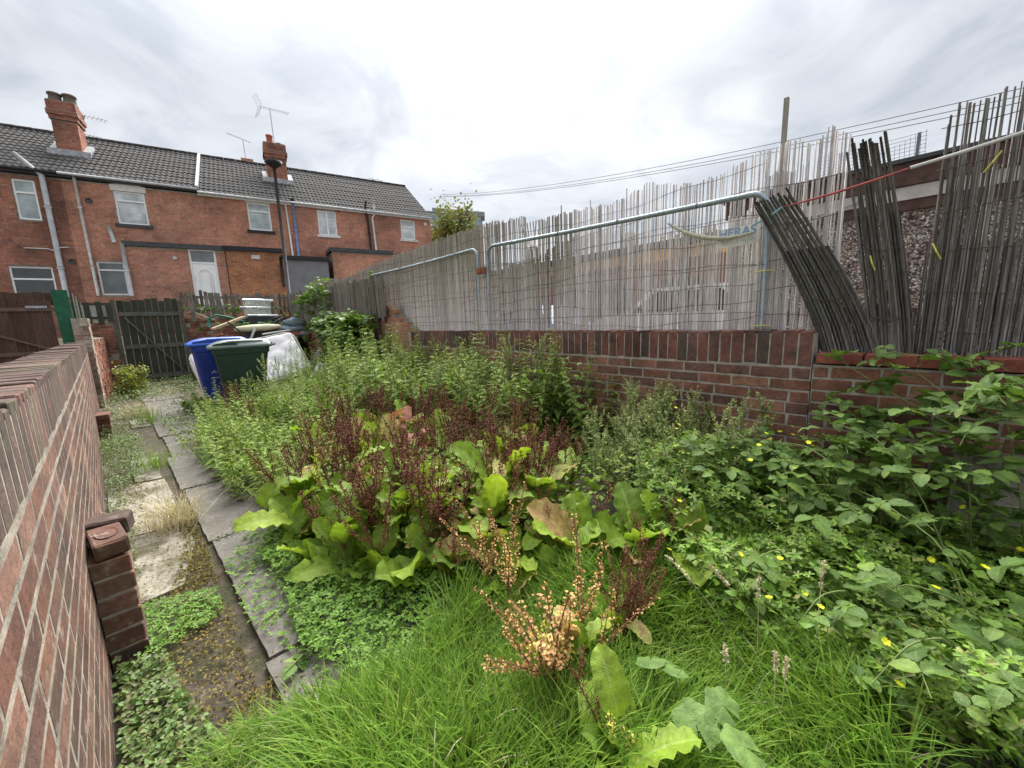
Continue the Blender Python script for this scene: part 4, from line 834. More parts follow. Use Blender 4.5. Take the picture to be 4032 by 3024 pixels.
def car(c, az, L, Wd, hh, mat, label, van=False):
    t = thing('parked_van' if van else 'parked_car', c, label, 'van' if van else 'car'); t.rotation_euler[2] = az
    pr = [(-.5, .18), (-.5, .55), (-.47, .98), (.18, .98), (.34, .62), (.49, .5), (.5, .18)] if van else [(-.5, .22), (-.49, .58), (-.40, .62), (-.27, .98), (.10, .98), (.26, .64), (.48, .56), (.5, .22)]
    P = [(p*L, -Wd/2, q*hh) for p, q in pr]; b1 = Geo().prism(P, (0, Wd, 0)); link('body', b1.mesh('body', mat), t)
    wn_ = [(-.42, .66), (-.40, .92), (.14, .92), (.28, .66)] if van else [(-.36, .64), (-.26, .92), (.08, .92), (.22, .64)]
    for s_ in (-1, 1): link('side_window', Geo().prism([(p*L, s_*(Wd/2+.004), q*hh) for p, q in wn_], (0, s_*.01, 0)).mesh('side_window', MT['glass_dark']), t)
    for x in (-.32, .32):
        for s_ in (-1, 1):
            w_ = link('wheel', Geo().lathe([(.30, -.09), (.32, -.05), (.32, .05), (.30, .09)], (x*L, s_*(Wd/2-.08), .32), 16, (0, 1, 0)).mesh('wheel', MT['black'], True), t)
            link('hub', Geo().lathe([(.19, -.1), (.19, .1)], (x*L, s_*(Wd/2-.08), .32), 12, (0, 1, 0)).mesh('hub', MT['lead']), w_)
MT['carwhite'] = plain('carwhite', (.72, .72, .72), .3, .04, spec=.6); MT['carblue'] = plain('carblue', (.30, .36, .52), .3, .05, spec=.6)
car((10.3, 4.6, .27), R(90), 4.6, 1.8, 1.75, MT['carwhite'], 'white parked vehicle glimpsed through the gaps of the nearer reed screen'); car((9.6, 9.6, .27), R(90), 4.3, 1.75, 1.5, MT['carblue'], 'pale blue parked car glimpsed through the reed screen farther off')
# ---------------------------------------------------------------- wheelie bins
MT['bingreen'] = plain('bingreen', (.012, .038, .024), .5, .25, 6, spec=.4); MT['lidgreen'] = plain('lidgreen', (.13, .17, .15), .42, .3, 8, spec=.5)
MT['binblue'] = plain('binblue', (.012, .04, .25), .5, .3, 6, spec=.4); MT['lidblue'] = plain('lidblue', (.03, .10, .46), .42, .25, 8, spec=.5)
def bin_(loc, az, mb, ml, label, emblem=False):
    t = thing('wheelie_bin', loc, label, 'wheelie bin', 'wheelie bins'); t.rotation_euler[2] = az       # front is +X
    def ring(z, hx, hy, cx=0., r=.05):
        out = []
        for sx_, sy, a0 in ((1, 1, 0), (-1, 1, 90), (-1, -1, 180), (1, -1, 270)):
            for a_ in (0, 45, 90): q = R(a0+a_); out.append((cx+sx_*(hx-r)+r*math.cos(q), sy*(hy-r)+r*math.sin(q), z))
        return np.array(out)
    def loft(rs, cap=True):
        n = len(rs[0]); g = Geo(); o = np.arange(n); V = np.concatenate(rs); Fq = []
        for k in range(len(rs)-1): Fq.append(np.stack([k*n+o, k*n+(o+1) % n, (k+1)*n+(o+1) % n, (k+1)*n+o], 1))
        g.add(V, np.concatenate(Fq)); g.Fc.append((o[None, ::-1], 0)); g.Fc.append((o[None]+(len(rs)-1)*n, 0)); return g
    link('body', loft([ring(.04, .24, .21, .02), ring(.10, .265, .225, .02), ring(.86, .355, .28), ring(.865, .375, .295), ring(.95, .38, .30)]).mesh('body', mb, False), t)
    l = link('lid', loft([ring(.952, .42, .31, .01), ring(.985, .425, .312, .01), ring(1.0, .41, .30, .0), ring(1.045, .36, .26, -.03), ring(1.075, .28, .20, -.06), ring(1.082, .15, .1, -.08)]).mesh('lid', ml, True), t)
    for s_ in (-1, 1):
        P = [(.20+.16*math.cos(a_), s_*.298+s_*.004*0, 1.015+.028*math.sin(a_)) for a_ in np.linspace(0, 6.283, 15)[:-1]]
        link('hand_recess', Geo().prism(P, (0, -s_*.05, 0)).mesh('hand_recess', mb), l)
        link('lid_rib', Geo().tube([(-.30, s_*.25, 1.045), (-.05, s_*.26, 1.056), (.15, s_*.26, 1.052), (.33, s_*.24, 1.02)], .018, 6).mesh('lid_rib', ml, True), l)
    link('handle', Geo().tube([(-.36, -.24, .95), (-.46, -.23, .985), (-.47, 0, .985), (-.46, .23, .985), (-.36, .24, .95)], .017, 8).mesh('handle', mb, True), t)
    link('hinge', Geo().tube([(-.395, -.25, .99), (-.395, .25, .99)], .028, 8).mesh('hinge', ml, True), t)
    link('axle', Geo().tube([(-.25, -.27, .1), (-.25, .27, .1)], .013, 6).mesh('axle', MT['black']), t)
    for s_ in (-1, 1): link('wheel', Geo().lathe([(.09, -.025), (.10, -.015), (.10, .015), (.09, .025)], (-.25, s_*.265, .1), 16, (0, 1, 0)).mesh('wheel', MT['black'], True), t)
    if emblem:
        def sp_(z): return .225+(.28-.225)*(z-.1)/.76
        g = Geo()
        for k in range(3): g.tube([(.12+.03*math.sin(a_)+.008*k, sp_(.5+.035*math.cos(a_)-.01*k)+.002, .5+.035*math.cos(a_)-.01*k) for a_ in np.linspace(-1.2, 1.4, 9)], .003, 4)
        for k in range(4): g.box((.14-.022*k, sp_(.42)+.004, .42), (.012, .004, .016))
        link('emblem', g.mesh('emblem', MT['offwhite']), t)
    return t
bin_((1.02, 7.72, float(gh(1.0, 7.7))+.0), R(176), MT['bingreen'], MT['lidgreen'], 'dark green wheelie bin with a grey green lid in front of the blue bin')
bin_((.80, 8.42, float(gh(.9, 8.4))+.05), R(180), MT['binblue'], MT['lidblue'], 'blue wheelie bin partly behind the green bin', True)
# ---------------------------------------------------------------- rubbish pile
MT['mattress'] = plain('mattress', (.82, .79, .78), .85, .06, 5, bs=.9, bscale=14); MT['bagblack'] = plain('bagblack', (.02, .02, .024), .35, .3, spec=.6)
MT['bagwhite'] = plain('bagwhite', (.72, .74, .76), .6, .12, 8); MT['bluegrey'] = plain('bluegrey', (.17, .22, .24), .9, .35, 12, bs=.4, bscale=30)
MT['cream'] = plain('cream', (.62, .60, .40), .6, .15); MT['greenplastic'] = plain('greenplastic', (.01, .14, .085), .5, .2); MT['redplastic'] = plain('redplastic', (.36, .10, .06), .5, .2)
mt = thing('mattress', (1.4, 9.1, .1), 'white quilted mattress propped up behind the wheelie bins', 'mattress')
e1 = np.array((.97, .05, .18)); e2 = np.array((-.2, .55, .8)); e1 /= np.linalg.norm(e1); e2 -= e1*(e1@e2); e2 /= np.linalg.norm(e2); e3 = np.cross(e1, e2)
Lm, Hm, Tm = 1.85, 1.02, .2; c0 = np.array((.60, 8.95, .05)); g = Geo(); nu, nv = 64, 40
def mpt(u_, v_, s_):
    r = .16; x, y = u_*Lm, v_*Hm; fx = max(0, r-x, x-(Lm-r)); fy = max(0, r-y, y-(Hm-r))
    ed = min(x, Lm-x, y, Hm-y); q = min(1, max(0, ed)/.06); b = .5*Tm*math.sqrt(1-(1-q)**2)+.022*abs(math.sin(x*8+y*6))*abs(math.sin(y*10-x*5))*q+.012*math.sin(x*3.1+1)*math.sin(y*4)*q
    if fx > 0 and fy > 0:
        k = math.hypot(fx, fy)
        if k > r:
            x += (fx*(1-r/k))*(1 if x < r else -1); y += (fy*(1-r/k))*(1 if y < r else -1)
    return c0+e1*x+e2*y+e3*(s_*b)
for s_ in (-1, 1):
    V = [mpt(i_/nu, j_/nv, s_) for j_ in range(nv+1) for i_ in range(nu+1)]
    g.add(V, [(j_*(nu+1)+i_, j_*(nu+1)+i_+1, (j_+1)*(nu+1)+i_+1, (j_+1)*(nu+1)+i_) for j_ in range(nv) for i_ in range(nu)])
part(g, 'cover', MT['mattress'], mt, True)
def outl(off):
    P = []
    for u_, v_ in [(t, 0) for t in np.linspace(0, 1, 14)]+[(1, t) for t in np.linspace(0, 1, 10)[1:]]+[(t, 1) for t in np.linspace(1, 0, 14)[1:]]+[(0, t) for t in np.linspace(1, 0, 10)[1:]]: P.append(mpt(u_, v_, 0)+e3*off)
    return P
for off in (-.085, .085): part(Geo().tube(outl(off), .012, 6), 'piping', MT['offwhite'], mt, True)
def blob(c, r, label, name, mat, cat_, seed, amp=.25, n=18):
    rr = np.random.default_rng(seed); ph = rr.uniform(0, 6, (6,)); V = []
    for j_ in range(n//2+1):
        th = math.pi*j_/(n//2)
        for i_ in range(n):
            a_ = 6.2832*i_/n; d = np.array((math.sin(th)*math.cos(a_), math.sin(th)*math.sin(a_), math.cos(th)))
            k = 1+amp*(math.sin(3*d[0]+ph[0])*math.sin(4*d[1]+ph[1])+.5*math.sin(9*d[2]+7*d[0]+ph[2])+.35*math.sin(13*d[1]+ph[3])); V.append(np.array(c)+d*np.array(r)*k)
    Fq = [(j_*n+i_, j_*n+(i_+1) % n, (j_+1)*n+(i_+1) % n, (j_+1)*n+i_) for j_ in range(n//2) for i_ in range(n)]
    return solo(Geo().add(V, Fq), name, mat, label, cat_, smooth=True)
blob((2.2, 11.6, .45), (.62, .5, .45), 'black bin bag at the bottom of the rubbish pile behind the mattress', 'bin_bag', MT['bagblack'], 'bin bag', 1); blob((1.35, 12.0, .5), (.5, .4, .5), 'black bin bag under the planks beside the blue bin', 'bin_bag', MT['bagblack'], 'bin bag', 2)
blob((2.75, 12.4, .65), (.5, .45, .65), 'black bin bag under the folded duvet in the back corner', 'bin_bag', MT['bagblack'], 'bin bag', 5); blob((2.95, 9.9, .35), (.32, .34, .36), 'crumpled dark plastic sack among the brambles', 'bin_bag', MT['bagblack'], 'bin bag', 6)
blob((2.55, 8.6, .30), (.26, .3, .26), 'crumpled white plastic bag half buried in the nettles', 'plastic_bag', MT['bagwhite'], 'plastic bag', 8, .3)
for k, (c, r, lab) in enumerate((((2.92, 12.0, 1.46), (.30, .22, .13), 'upper roll of the blue grey duvet on the pile'), ((2.80, 11.95, 1.28), (.34, .24, .12), 'lower roll of the blue grey duvet on the pile'), ((3.0, 11.9, 1.17), (.26, .22, .10), 'pale grey cloth under the blue grey duvet'))):
    blob(c, r, lab, 'duvet_roll', MT['bluegrey'] if k < 2 else MT['lead'], 'duvet', 20+k, .14, 24)
fc = thing('folding_chair', (2.5, 12.0, 1.1), 'black tubular folding chair lying on the rubbish pile', 'folding chair')
for dz, dy in ((0, 0), (.12, .10)):
    P = np.array([(2.15, 11.85+dy, 1.34+dz*.2), (2.25, 11.8+dy, 1.42+dz), (2.62, 11.85+dy, 1.62+dz*.4), (2.72, 12.05+dy, 1.58+dz*.4), (2.70, 12.2+dy, 1.30), (2.35, 12.1+dy, 1.22), (2.15, 11.85+dy, 1.34+dz*.2)]); part(Geo().tube(P, .014, 7), 'frame_tube', MT['black'], fc, True)
for k in range(6): part(Geo().tube([(2.24+.07*k, 11.84+.01*k, 1.40+.035*k), (2.36+.06*k, 12.1, 1.24+.02*k)], .006, 4), 'slat', MT['bluegrey'], fc)
tr = thing('plastic_tray', (2.62, 11.4, 1.16), 'shallow red brown plastic tray on the pile beside the duvet', 'tray'); g = Geo().box((2.66, 11.4, 1.17), (.34, .22, .02)); part(g, 'base', MT['redplastic'], tr)
for a_ in (((2.66, 11.29, 1.195), (.36, .015, .06)), ((2.66, 11.51, 1.195), (.36, .015, .06)), ((2.485, 11.4, 1.195), (.015, .22, .06)), ((2.835, 11.4, 1.195), (.015, .22, .06))): part(Geo().box(*a_), 'side', MT['redplastic'], tr)
MT['clear'] = glassmat('clear', (.35, .38, .38), .15); mc, ntc, bc = mk('clear_plastic'); bc.inputs['Base Color'].default_value = (.8, .85, .85, 1); bc.inputs['Alpha'].default_value = .25; bc.inputs['Roughness'].default_value = .1; MT['clear'] = mc
rk = thing('packed_tubes', (2.15, 12.6, 1.65), 'silver tubes in a clear plastic pack standing on the rubbish pile', 'tube pack')
for k, (z, x0_) in enumerate(((2.09, 1.86), (1.90, 1.78), (1.68, 1.93))): part(Geo().tube([(x0_, 12.55, z), (x0_+.72, 12.62, z)], .037 if k != 1 else .028, 10), 'tube', MT['alu'], rk, True)
for x in (1.92, 2.18, 2.46):
    part(Geo().box((x, 12.6, 1.88), (.006, .14, .5)), 'divider', MT['clear'], rk)
    part(Geo().tube([(x, 12.6, 1.62), (x, 12.6, 2.16)], .012, 5), 'upright', MT['lead'], rk)
part(Geo().box((2.2, 12.68, 1.88), (.62, .006, .5)), 'sheet', MT['clear'], rk); part(Geo().lathe([(.07, -.01), (.085, 0), (.07, .01)], (1.80, 12.55, 2.09), 14, (1, 0, 0)), 'end_cap', MT['darkgrey'], rk, True)
part(Geo().box((2.2, 12.62, .84), (.9, .3, 1.62)), 'base_box', MT['bagblack'], rk)
fr = lambda *a: Geo().span(*a)
solo(fr((1.05, 11.6, 1.36), (1.75, 11.9, 1.64), .13, .05), 'plank', MT['plank'], 'pale short plank propped on broken bricks behind the blue bin', 'plank')
solo(fr((1.75, 11.6, 1.10), (1.35, 11.5, 1.52), .03, .03), 'metal_pole', MT['darkgrey'], 'thin dark metal pole slanting behind the bins', 'pole'); solo(fr((1.76, 11.5, 1.08), (1.92, 11.6, 1.38), .035, .035), 'chair_leg', MT['greypipe'], 'short pale metal leg sticking up behind the bins', 'leg')
solo(fr((.86, 12.6, 1.78), (1.22, 12.6, 1.60), .025, .025), 'white_stick', MT['offwhite'], 'thin white stick resting against the crumbling back wall', 'stick')
g = Geo().tube([(1.02, 12.0, 1.42), (1.05, 12.0, 1.62), (1.2, 12.0, 1.70), (1.45, 12.0, 1.64), (1.75, 12.0, 1.52)], .025, 8); solo(g, 'green_hose', MT['greenplastic'], 'loop of thick green hose on the pile behind the blue bin', 'hose', smooth=True)
V = Geo().lathe([(.02, -.55), (.06, -.5), (.085, -.2), (.085, .2), (.05, .45), (.02, .5)], (2.02, 11.7, 1.36), 12, (1, .1, .03)); solo(V, 'cream_bolster', MT['cream'], 'long cream plastic float lying across the rubbish pile', 'float', smooth=True)
solo(fr((1.6, 11.9, 1.42), (2.5, 12.0, 1.47), .05, .04), 'green_pole', MT['greenplastic'], 'dark green pole behind the cream float', 'pole'); solo(fr((2.0, 11.3, 1.20), (2.62, 11.4, 1.27), .10, .03), 'white_board', MT['whitepaint'], 'white board lying on the pile under the chair', 'board')
bp = [(.80, 11.9, .95, 'a'), (1.0, 11.95, .95, 'b'), (1.05, 11.8, 1.02, 'c'), (1.25, 11.75, 1.03, 'd'), (1.42, 11.8, 1.15, 'e'), (.92, 11.8, 1.10, 'f'), (1.15, 11.7, 1.18, 'g'), (1.45, 11.6, 1.02, 'h'), (1.6, 11.7, .95, 'i')]
mo = Geo(); mo.prism([(.7, 12.3, 0), (.7, 11.55, 0), (1.8, 11.5, 0), (1.8, 12.3, 0)], (0, 0, .95)); solo(mo, 'rubble_heap', MT['mortar_dark'], 'heap of rubble under the loose bricks in front of the back wall', 'rubble')
for k, (x, y, z, _) in enumerate(bp): loose_brick((x, y, z), rng.uniform(-.6, .6), MT['brick_back'], 'loose orange red brick on the rubble heap in front of the back wall', frog=False, group='loose bricks on the rubble heap', tilt=(rng.normal(0, .1), rng.normal(0, .15)))
gl = thing('garden_lamp', (3.0, 8.75, .75), 'small white mushroom shaped garden lamp in the brambles by the buff wall', 'garden lamp'); part(Geo().lathe([(.02, .06), (.085, .05), (.08, .09), (.03, .13)], (2.72, 8.3, .92), 12), 'cap', MT['whitepaint'], gl, True); part(Geo().tube([(2.72, 8.3, .1), (2.72, 8.3, .98)], .02, 6), 'stem', MT['offwhite'], gl)
solo(Geo().tube([(2.95, 7.9, .35), (2.9, 7.7, .62), (2.93, 7.5, .82), (3.02, 7.3, .86), (3.08, 7.15, .7), (3.08, 7.1, .3)], .028, 8), 'black_pipe', MT['black'], 'bent black pipe among the weeds by the buff wall', 'pipe', smooth=True)
solo(Geo().box((3.02, -.33, .30), (.10, .5, .62), (.9, 0, -.35), None, (.35, 0, .9)), 'stone_slab', MT['slabpale'], 'pinkish stone slab leaning on the lower wall at the right edge', 'slab')
# ---------------------------------------------------------------- plant templates
def RZX(az, el, ro=None):
    az, el = np.broadcast_arrays(np.asarray(az, float), np.asarray(el, float)); n = az.size; ro = np.zeros(n) if ro is None else ro
    ca, sa, ce, se, cr, sr = np.cos(az), np.sin(az), np.cos(el), np.sin(el), np.cos(ro), np.sin(ro); o, z = np.ones(n), np.zeros(n)
    A = np.stack([ca, -sa, z, sa, ca, z, z, z, o], -1).reshape(n, 3, 3); B = np.stack([o, z, z, z, ce, -se, z, se, ce], -1).reshape(n, 3, 3); C = np.stack([cr, z, sr, z, o, z, -sr, z, cr], -1).reshape(n, 3, 3)
    return A @ B @ C
def blade(nseg, nc, L, Wd, wf, p0, p1, fold=.2, wavy=0., seed=0, twist=0., per=3):
    """leaf along +Y; pitch runs from p0 to p1"""
    r = np.random.default_rng(seed); t = np.linspace(0, 1, nseg+1); p = p0+(p1-p0)*t
    y = np.concatenate([[0], np.cumsum(np.cos(p[:-1]))])*L/nseg; z = np.concatenate([[0], np.cumsum(np.sin(p[:-1]))])*L/nseg
    x = np.linspace(-1, 1, nc); w = np.array([wf(a_) for a_ in t])*Wd/2; ph = r.uniform(0, 6, 2); V, uv = [], []
    for k in range(nseg+1):
        for c in x:
            dz = fold*abs(c)*w[k]+wavy*Wd*abs(c)**2*math.sin(t[k]*6.28*per+ph[0 if c < 0 else 1]); tw = twist*t[k]
            xx, hh = c*w[k]*math.cos(tw)-dz*math.sin(tw)*0, dz+c*w[k]*math.sin(tw)
            V.append((xx, y[k]-hh*math.sin(p[k]), z[k]+hh*math.cos(p[k]))); uv.append((c, t[k]))
    i_, j_ = np.meshgrid(np.arange(nseg), np.arange(nc-1), indexing='ij'); a_ = (i_*nc+j_).ravel()
    return np.array(V), np.stack([a_, a_+1, a_+nc+1, a_+nc], 1), np.array(uv)
def rep(g, tp, Rm, T, S, mi=0):
    V, F_, uv = tp; n = len(T); S = np.broadcast_to(np.asarray(S, float), (n,))
    VV = np.einsum('nij,kj->nki', Rm, V)*S[:, None, None]+np.asarray(T)[:, None]
    g.add(VV.reshape(-1, 3), (F_[None]+len(V)*np.arange(n)[:, None, None]).reshape(-1, F_.shape[1]), np.tile(uv, (n, 1)), mi)
ov = lambda a: math.sin(min(1, a)**.75*3.1416)**.8*1+.02; lan = lambda a: (math.sin(a**.6*3.1416)**.7 if 0 < a < 1 else .04)+.02; spear = lambda a: max(.03, (1-a)**.8*min(1, a*6+.25)); gr = lambda a: max(.04, (1-a**2.2))
dockw = lambda a: max(.05, min(1, .35+a*3.5 if a < .2 else 1.05-.25*(a-.2))*(1-max(0, a-.72)**2*10 if a < 1 else 0))
LF = {}
LF['dock'] = leafmat('leaf_dock', [(.115, .21, .026), (.17, .285, .034), (.085, .165, .026), (.21, .325, .045), (.13, .235, .035)], .35, .5, .5, .12, (.26, .20, .07), .25)
LF['dockold'] = leafmat('leaf_dock_old', [(.30, .33, .13), (.36, .30, .15), (.22, .28, .08), (.38, .30, .17), (.28, .22, .10)], .25, .7, .3, .7, (.36, .17, .10))
LF['seedbrown'] = leafmat('seed_brown', [(.070, .024, .016), (.105, .036, .023), (.055, .02, .015), (.14, .052, .032)], .08, .8, 0); LF['seedtan'] = leafmat('seed_tan', [(.50, .28, .10), (.44, .21, .07), (.56, .38, .16), (.34, .15, .06)], .1, .8, 0, warm=False)
LF['seedgreen'] = leafmat('seed_green', [(.36, .38, .08), (.30, .33, .07), (.42, .36, .10)], .15, .7, 0)
LF['stembrown'] = plain('stem_brown', (.13, .05, .03), .8, .3, 20); LF['stemgreen'] = plain('stem_green', (.15, .20, .06), .7, .3, 20); LF['stemred'] = plain('stem_red', (.20, .10, .06), .7, .3, 20)
LF['nettle'] = leafmat('leaf_nettle', [(.105, .185, .05), (.15, .235, .066), (.082, .15, .044), (.19, .285, .078), (.13, .205, .064)], .28, .6, .2, spec=.15); LF['catkin'] = leafmat('catkin', [(.24, .29, .11), (.32, .33, .15)], .2, .8, 0)
LF['goose'] = leafmat('leaf_goosefoot', [(.125, .18, .09), (.165, .225, .112), (.10, .15, .08), (.195, .26, .12)], .2, .7, .1, spec=.15); LF['gooseseed'] = leafmat('seed_goosefoot', [(.20, .25, .13), (.26, .29, .16), (.17, .22, .12)], .15, .85, 0)
LF['bramble'] = leafmat('leaf_bramble', [(.065, .13, .034), (.09, .17, .042), (.048, .10, .03), (.13, .22, .052)], .25, .5, .35, spec=.3); LF['clover'] = leafmat('leaf_clover', [(.085, .185, .036), (.12, .235, .05), (.065, .145, .032), (.155, .28, .065)], .25, .55, .15, spec=.2)
LF['grass'] = leafmat('leaf_grass', [(.075, .165, .022), (.108, .22, .03), (.056, .128, .022), (.14, .255, .042), (.17, .24, .06)], .35, .5, 0, spec=.2); LF['straw'] = leafmat('leaf_straw', [(.55, .48, .34), (.46, .39, .26), (.64, .58, .44)], .2, .8, 0, warm=False)
LF['cinq'] = leafmat('leaf_cinquefoil', [(.09, .19, .038), (.13, .25, .048), (.175, .31, .052), (.07, .14, .036), (.21, .24, .10)], .25, .5, .2); LF['ivy'] = leafmat('leaf_ground_ivy', [(.055, .115, .038), (.085, .16, .05), (.075, .07, .045), (.12, .20, .06)], .2, .55, .2)
LF['mallow'] = leafmat('leaf_mallow', [(.085, .165, .055), (.105, .19, .062)], .25, .6, .3); LF['moss'] = leafmat('leaf_moss', [(.11, .11, .025), (.075, .065, .025), (.15, .14, .035), (.10, .06, .03)], .1, .9, 0)
LF['yellow'] = leafmat('petal_yellow', [(.78, .60, .02), (.85, .68, .04)], .3, .5, 0); LF['tree'] = leafmat('leaf_tree', [(.085, .12, .04), (.12, .15, .05), (.15, .14, .055), (.07, .10, .035)], .25, .6, 0)
LF['shrub'] = leafmat('leaf_shrub', [(.16, .22, .06), (.21, .26, .07), (.13, .18, .055), (.26, .26, .08)], .25, .6, 0)
LF['paleleaf'] = leafmat('leaf_pale', [(.50, .46, .33), (.46, .36, .25)], .2, .8, .2)
# dock leaves and seed stalks
dleaf = [Geo().add(*blade(14, 7, rng.uniform(.19, .29), rng.uniform(.10, .145), dockw, p0, p1, .22, .085, k, rng.normal(0, .5), 5.2)) for k, (p0, p1) in enumerate([(1.1, .5), (1.2, -.3), (.8, -.8), (1.35, .9), (.6, -.2), (1.0, -1.2), (1.25, .3), (.9, .2)])]
DL = [g.mesh('leaf', LF['dock'], True) for g in dleaf]; DO = [g.mesh('leaf', LF['dockold'], True) for g in dleaf]
def stalk(h, nb, seed, mseed, mstem, lean=.1, dens=1., spread=.35):
    r = np.random.default_rng(seed); g = Geo(); az = r.uniform(0, 6.28); u = np.array((math.cos(az), math.sin(az), 0)); t = np.linspace(0, 1, 8)
    stem = np.stack([u[0]*lean*t**1.6*h, u[1]*lean*t**1.6*h, t*h], 1); g.tube(stem, np.linspace(.0055, .002, 8), 5, 0); tips = [(stem[3:], 1.)]
    for k in range(nb):
        f = r.uniform(.32, .9); q = np.array([np.interp(f, t, stem[:, c]) for c in range(3)]); a_ = r.uniform(0, 6.28); L = h*(1-f*.75)*r.uniform(.35, .7); tt = np.linspace(0, 1, 6)
        d = np.array((math.cos(a_), math.sin(a_), 0)); b = q+d*(L*spread*np.sqrt(tt))[:, None]+np.array((0, 0, 1))*(L*tt)[:, None]; g.tube(b, np.linspace(.0028, .0013, 6), 4, 0, False); tips.append((b, .9))
    P = []
    for b, w in tips:
        L = np.linalg.norm(np.diff(b, axis=0), axis=1).sum(); n = int(L/.0125*dens); f = np.linspace(.05, 1, max(n, 2)); xi = np.linspace(0, 1, len(b))
        for a_ in f:
            q = np.array([np.interp(a_, xi, b[:, c]) for c in range(3)]); rad = .013*w*(1-.5*a_)*(.6+.8*abs(math.sin(a_*23)))+.003
            for _ in range(6): d = r.normal(0, 1, 3); d /= np.linalg.norm(d); P.append(q+d*rad)
    P = np.array(P); n = len(P); s = r.uniform(.0032, .0058, n); Rm = RZX(r.uniform(0, 6.28, n), r.uniform(-1.5, 1.5, n)); tp = (np.array([(-1, 0, 0), (0, -1, .3), (1, 0, 0), (0, 1, -.3)], float), np.array([(0, 1, 2, 3)]), np.zeros((4, 2)))
    rep(g, tp, Rm, P, s, 1); return g.mesh('seed_stalk', [mstem, mseed])
SB = [stalk(rng.uniform(.5, .78), random.randrange(4, 9), 50+k, LF['seedbrown'], LF['stembrown'], rng.uniform(.05, .5), .8, .45) for k in range(6)]; ST = [stalk(rng.uniform(.42, .56), 3, 70+k, LF['seedtan'], LF['stemred'], rng.uniform(.3, .6), .6, .3) for k in range(5)]
SG = [stalk(rng.uniform(.3, .45), 4, 90+k, LF['seedgreen'], LF['stemgreen'], .15, .55) for k in range(3)]
def dock(x, y, label, nl=7, nbrown=3, ntan=0, ngreen=0, old=.25, sc=1., group='dock plants', lean=None, stalk_sc=1., lift=0.):
    t = thing('dock_plant', (x, y, float(gh(x, y))-.01), label, 'dock plant', group); a0 = random.uniform(0, 6.28)
    for k in range(nl):
        o = link('leaf', random.choice(DO if random.random() < old else DL), t, (rng.normal(0, .03), rng.normal(0, .03), lift+rng.uniform(.0, .26)*sc*(k/nl))); o.rotation_euler = (rng.normal(-.05, .2), rng.normal(0, .2), a0+k*2.4+rng.normal(0, .3)); s_ = sc*rng.uniform(.7, 1.25); o.scale = (s_, s_, s_)
    for lst, n_ in ((SB, nbrown), (ST, ntan), (SG, ngreen)):
        for k in range(n_):
            o = link('seed_stalk', random.choice(lst), t, (rng.normal(0, .025), rng.normal(0, .025), 0)); o.rotation_euler = (rng.normal(0, .13), rng.normal(0, .13), random.uniform(0, 6.28)); s_ = stalk_sc*rng.uniform(.8, 1.12); o.scale = (s_, s_, s_)
            if lean is not None and k % 2 == 0: o.rotation_euler = (lean[0]+rng.normal(0, .1), lean[1]+rng.normal(0, .1), 0)
    return t
# nettles
NG = {}
def nettle(h, seed, mleaf, mstem, ll=.1, cat_=True, dens=1.):
    r = np.random.default_rng(seed); g = Geo(); t = np.linspace(0, 1, 7); a_ = r.uniform(0, 6.28); ln = r.uniform(0, .15)*h; st = np.stack([math.cos(a_)*ln*t**2, math.sin(a_)*ln*t**2, t*h], 1); g.tube(st, np.linspace(.004, .0015, 7), 4, 0)
    tp = blade(4, 3, 1., .60, spear, .25, -.75, .3); az, el, P, S_ = [], [], [], []; n = int(h/.042*dens); tw = r.uniform(0, 3)
    for k in range(n):
        f = .06+.94*k/max(1, n-1); q = np.array([np.interp(f, t, st[:, c]) for c in range(3)])
        for s_ in (0, math.pi): az.append(tw+k*1.57+s_+r.normal(0, .25)); el.append(r.normal(.12+.35*max(0, f-.7), .22)); P.append(q); S_.append(ll*(1-.68*max(0, f-.45)/.55)*r.uniform(.75, 1.2))
    rep(g, tp, RZX(np.array(az), np.array(el)), np.array(P), np.array(S_), 1)
    if cat_:
        for k in range(n//2, n):
            f = .15+.85*k/max(1, n-1); q = np.array([np.interp(f, t, st[:, c]) for c in range(3)])
            for _ in range(3): d = r.uniform(0, 6.28); L = r.uniform(.02, .04); g.tube([q, q+np.array((math.cos(d)*L*.8, math.sin(d)*L*.8, 0)), q+np.array((math.cos(d)*L, math.sin(d)*L, -L*.7))], .0016, 3, 2, False)
    me = g.mesh('nettle', [mstem, mleaf, LF['catkin']]); NG[me.name] = (g, h); return me
NT = [nettle(h, 200+k, LF['nettle'], LF['stemgreen'], rng.uniform(.085, .125)) for k, h in enumerate((.55, .65, .75, .85, .95, 1.05, .7, .8))]
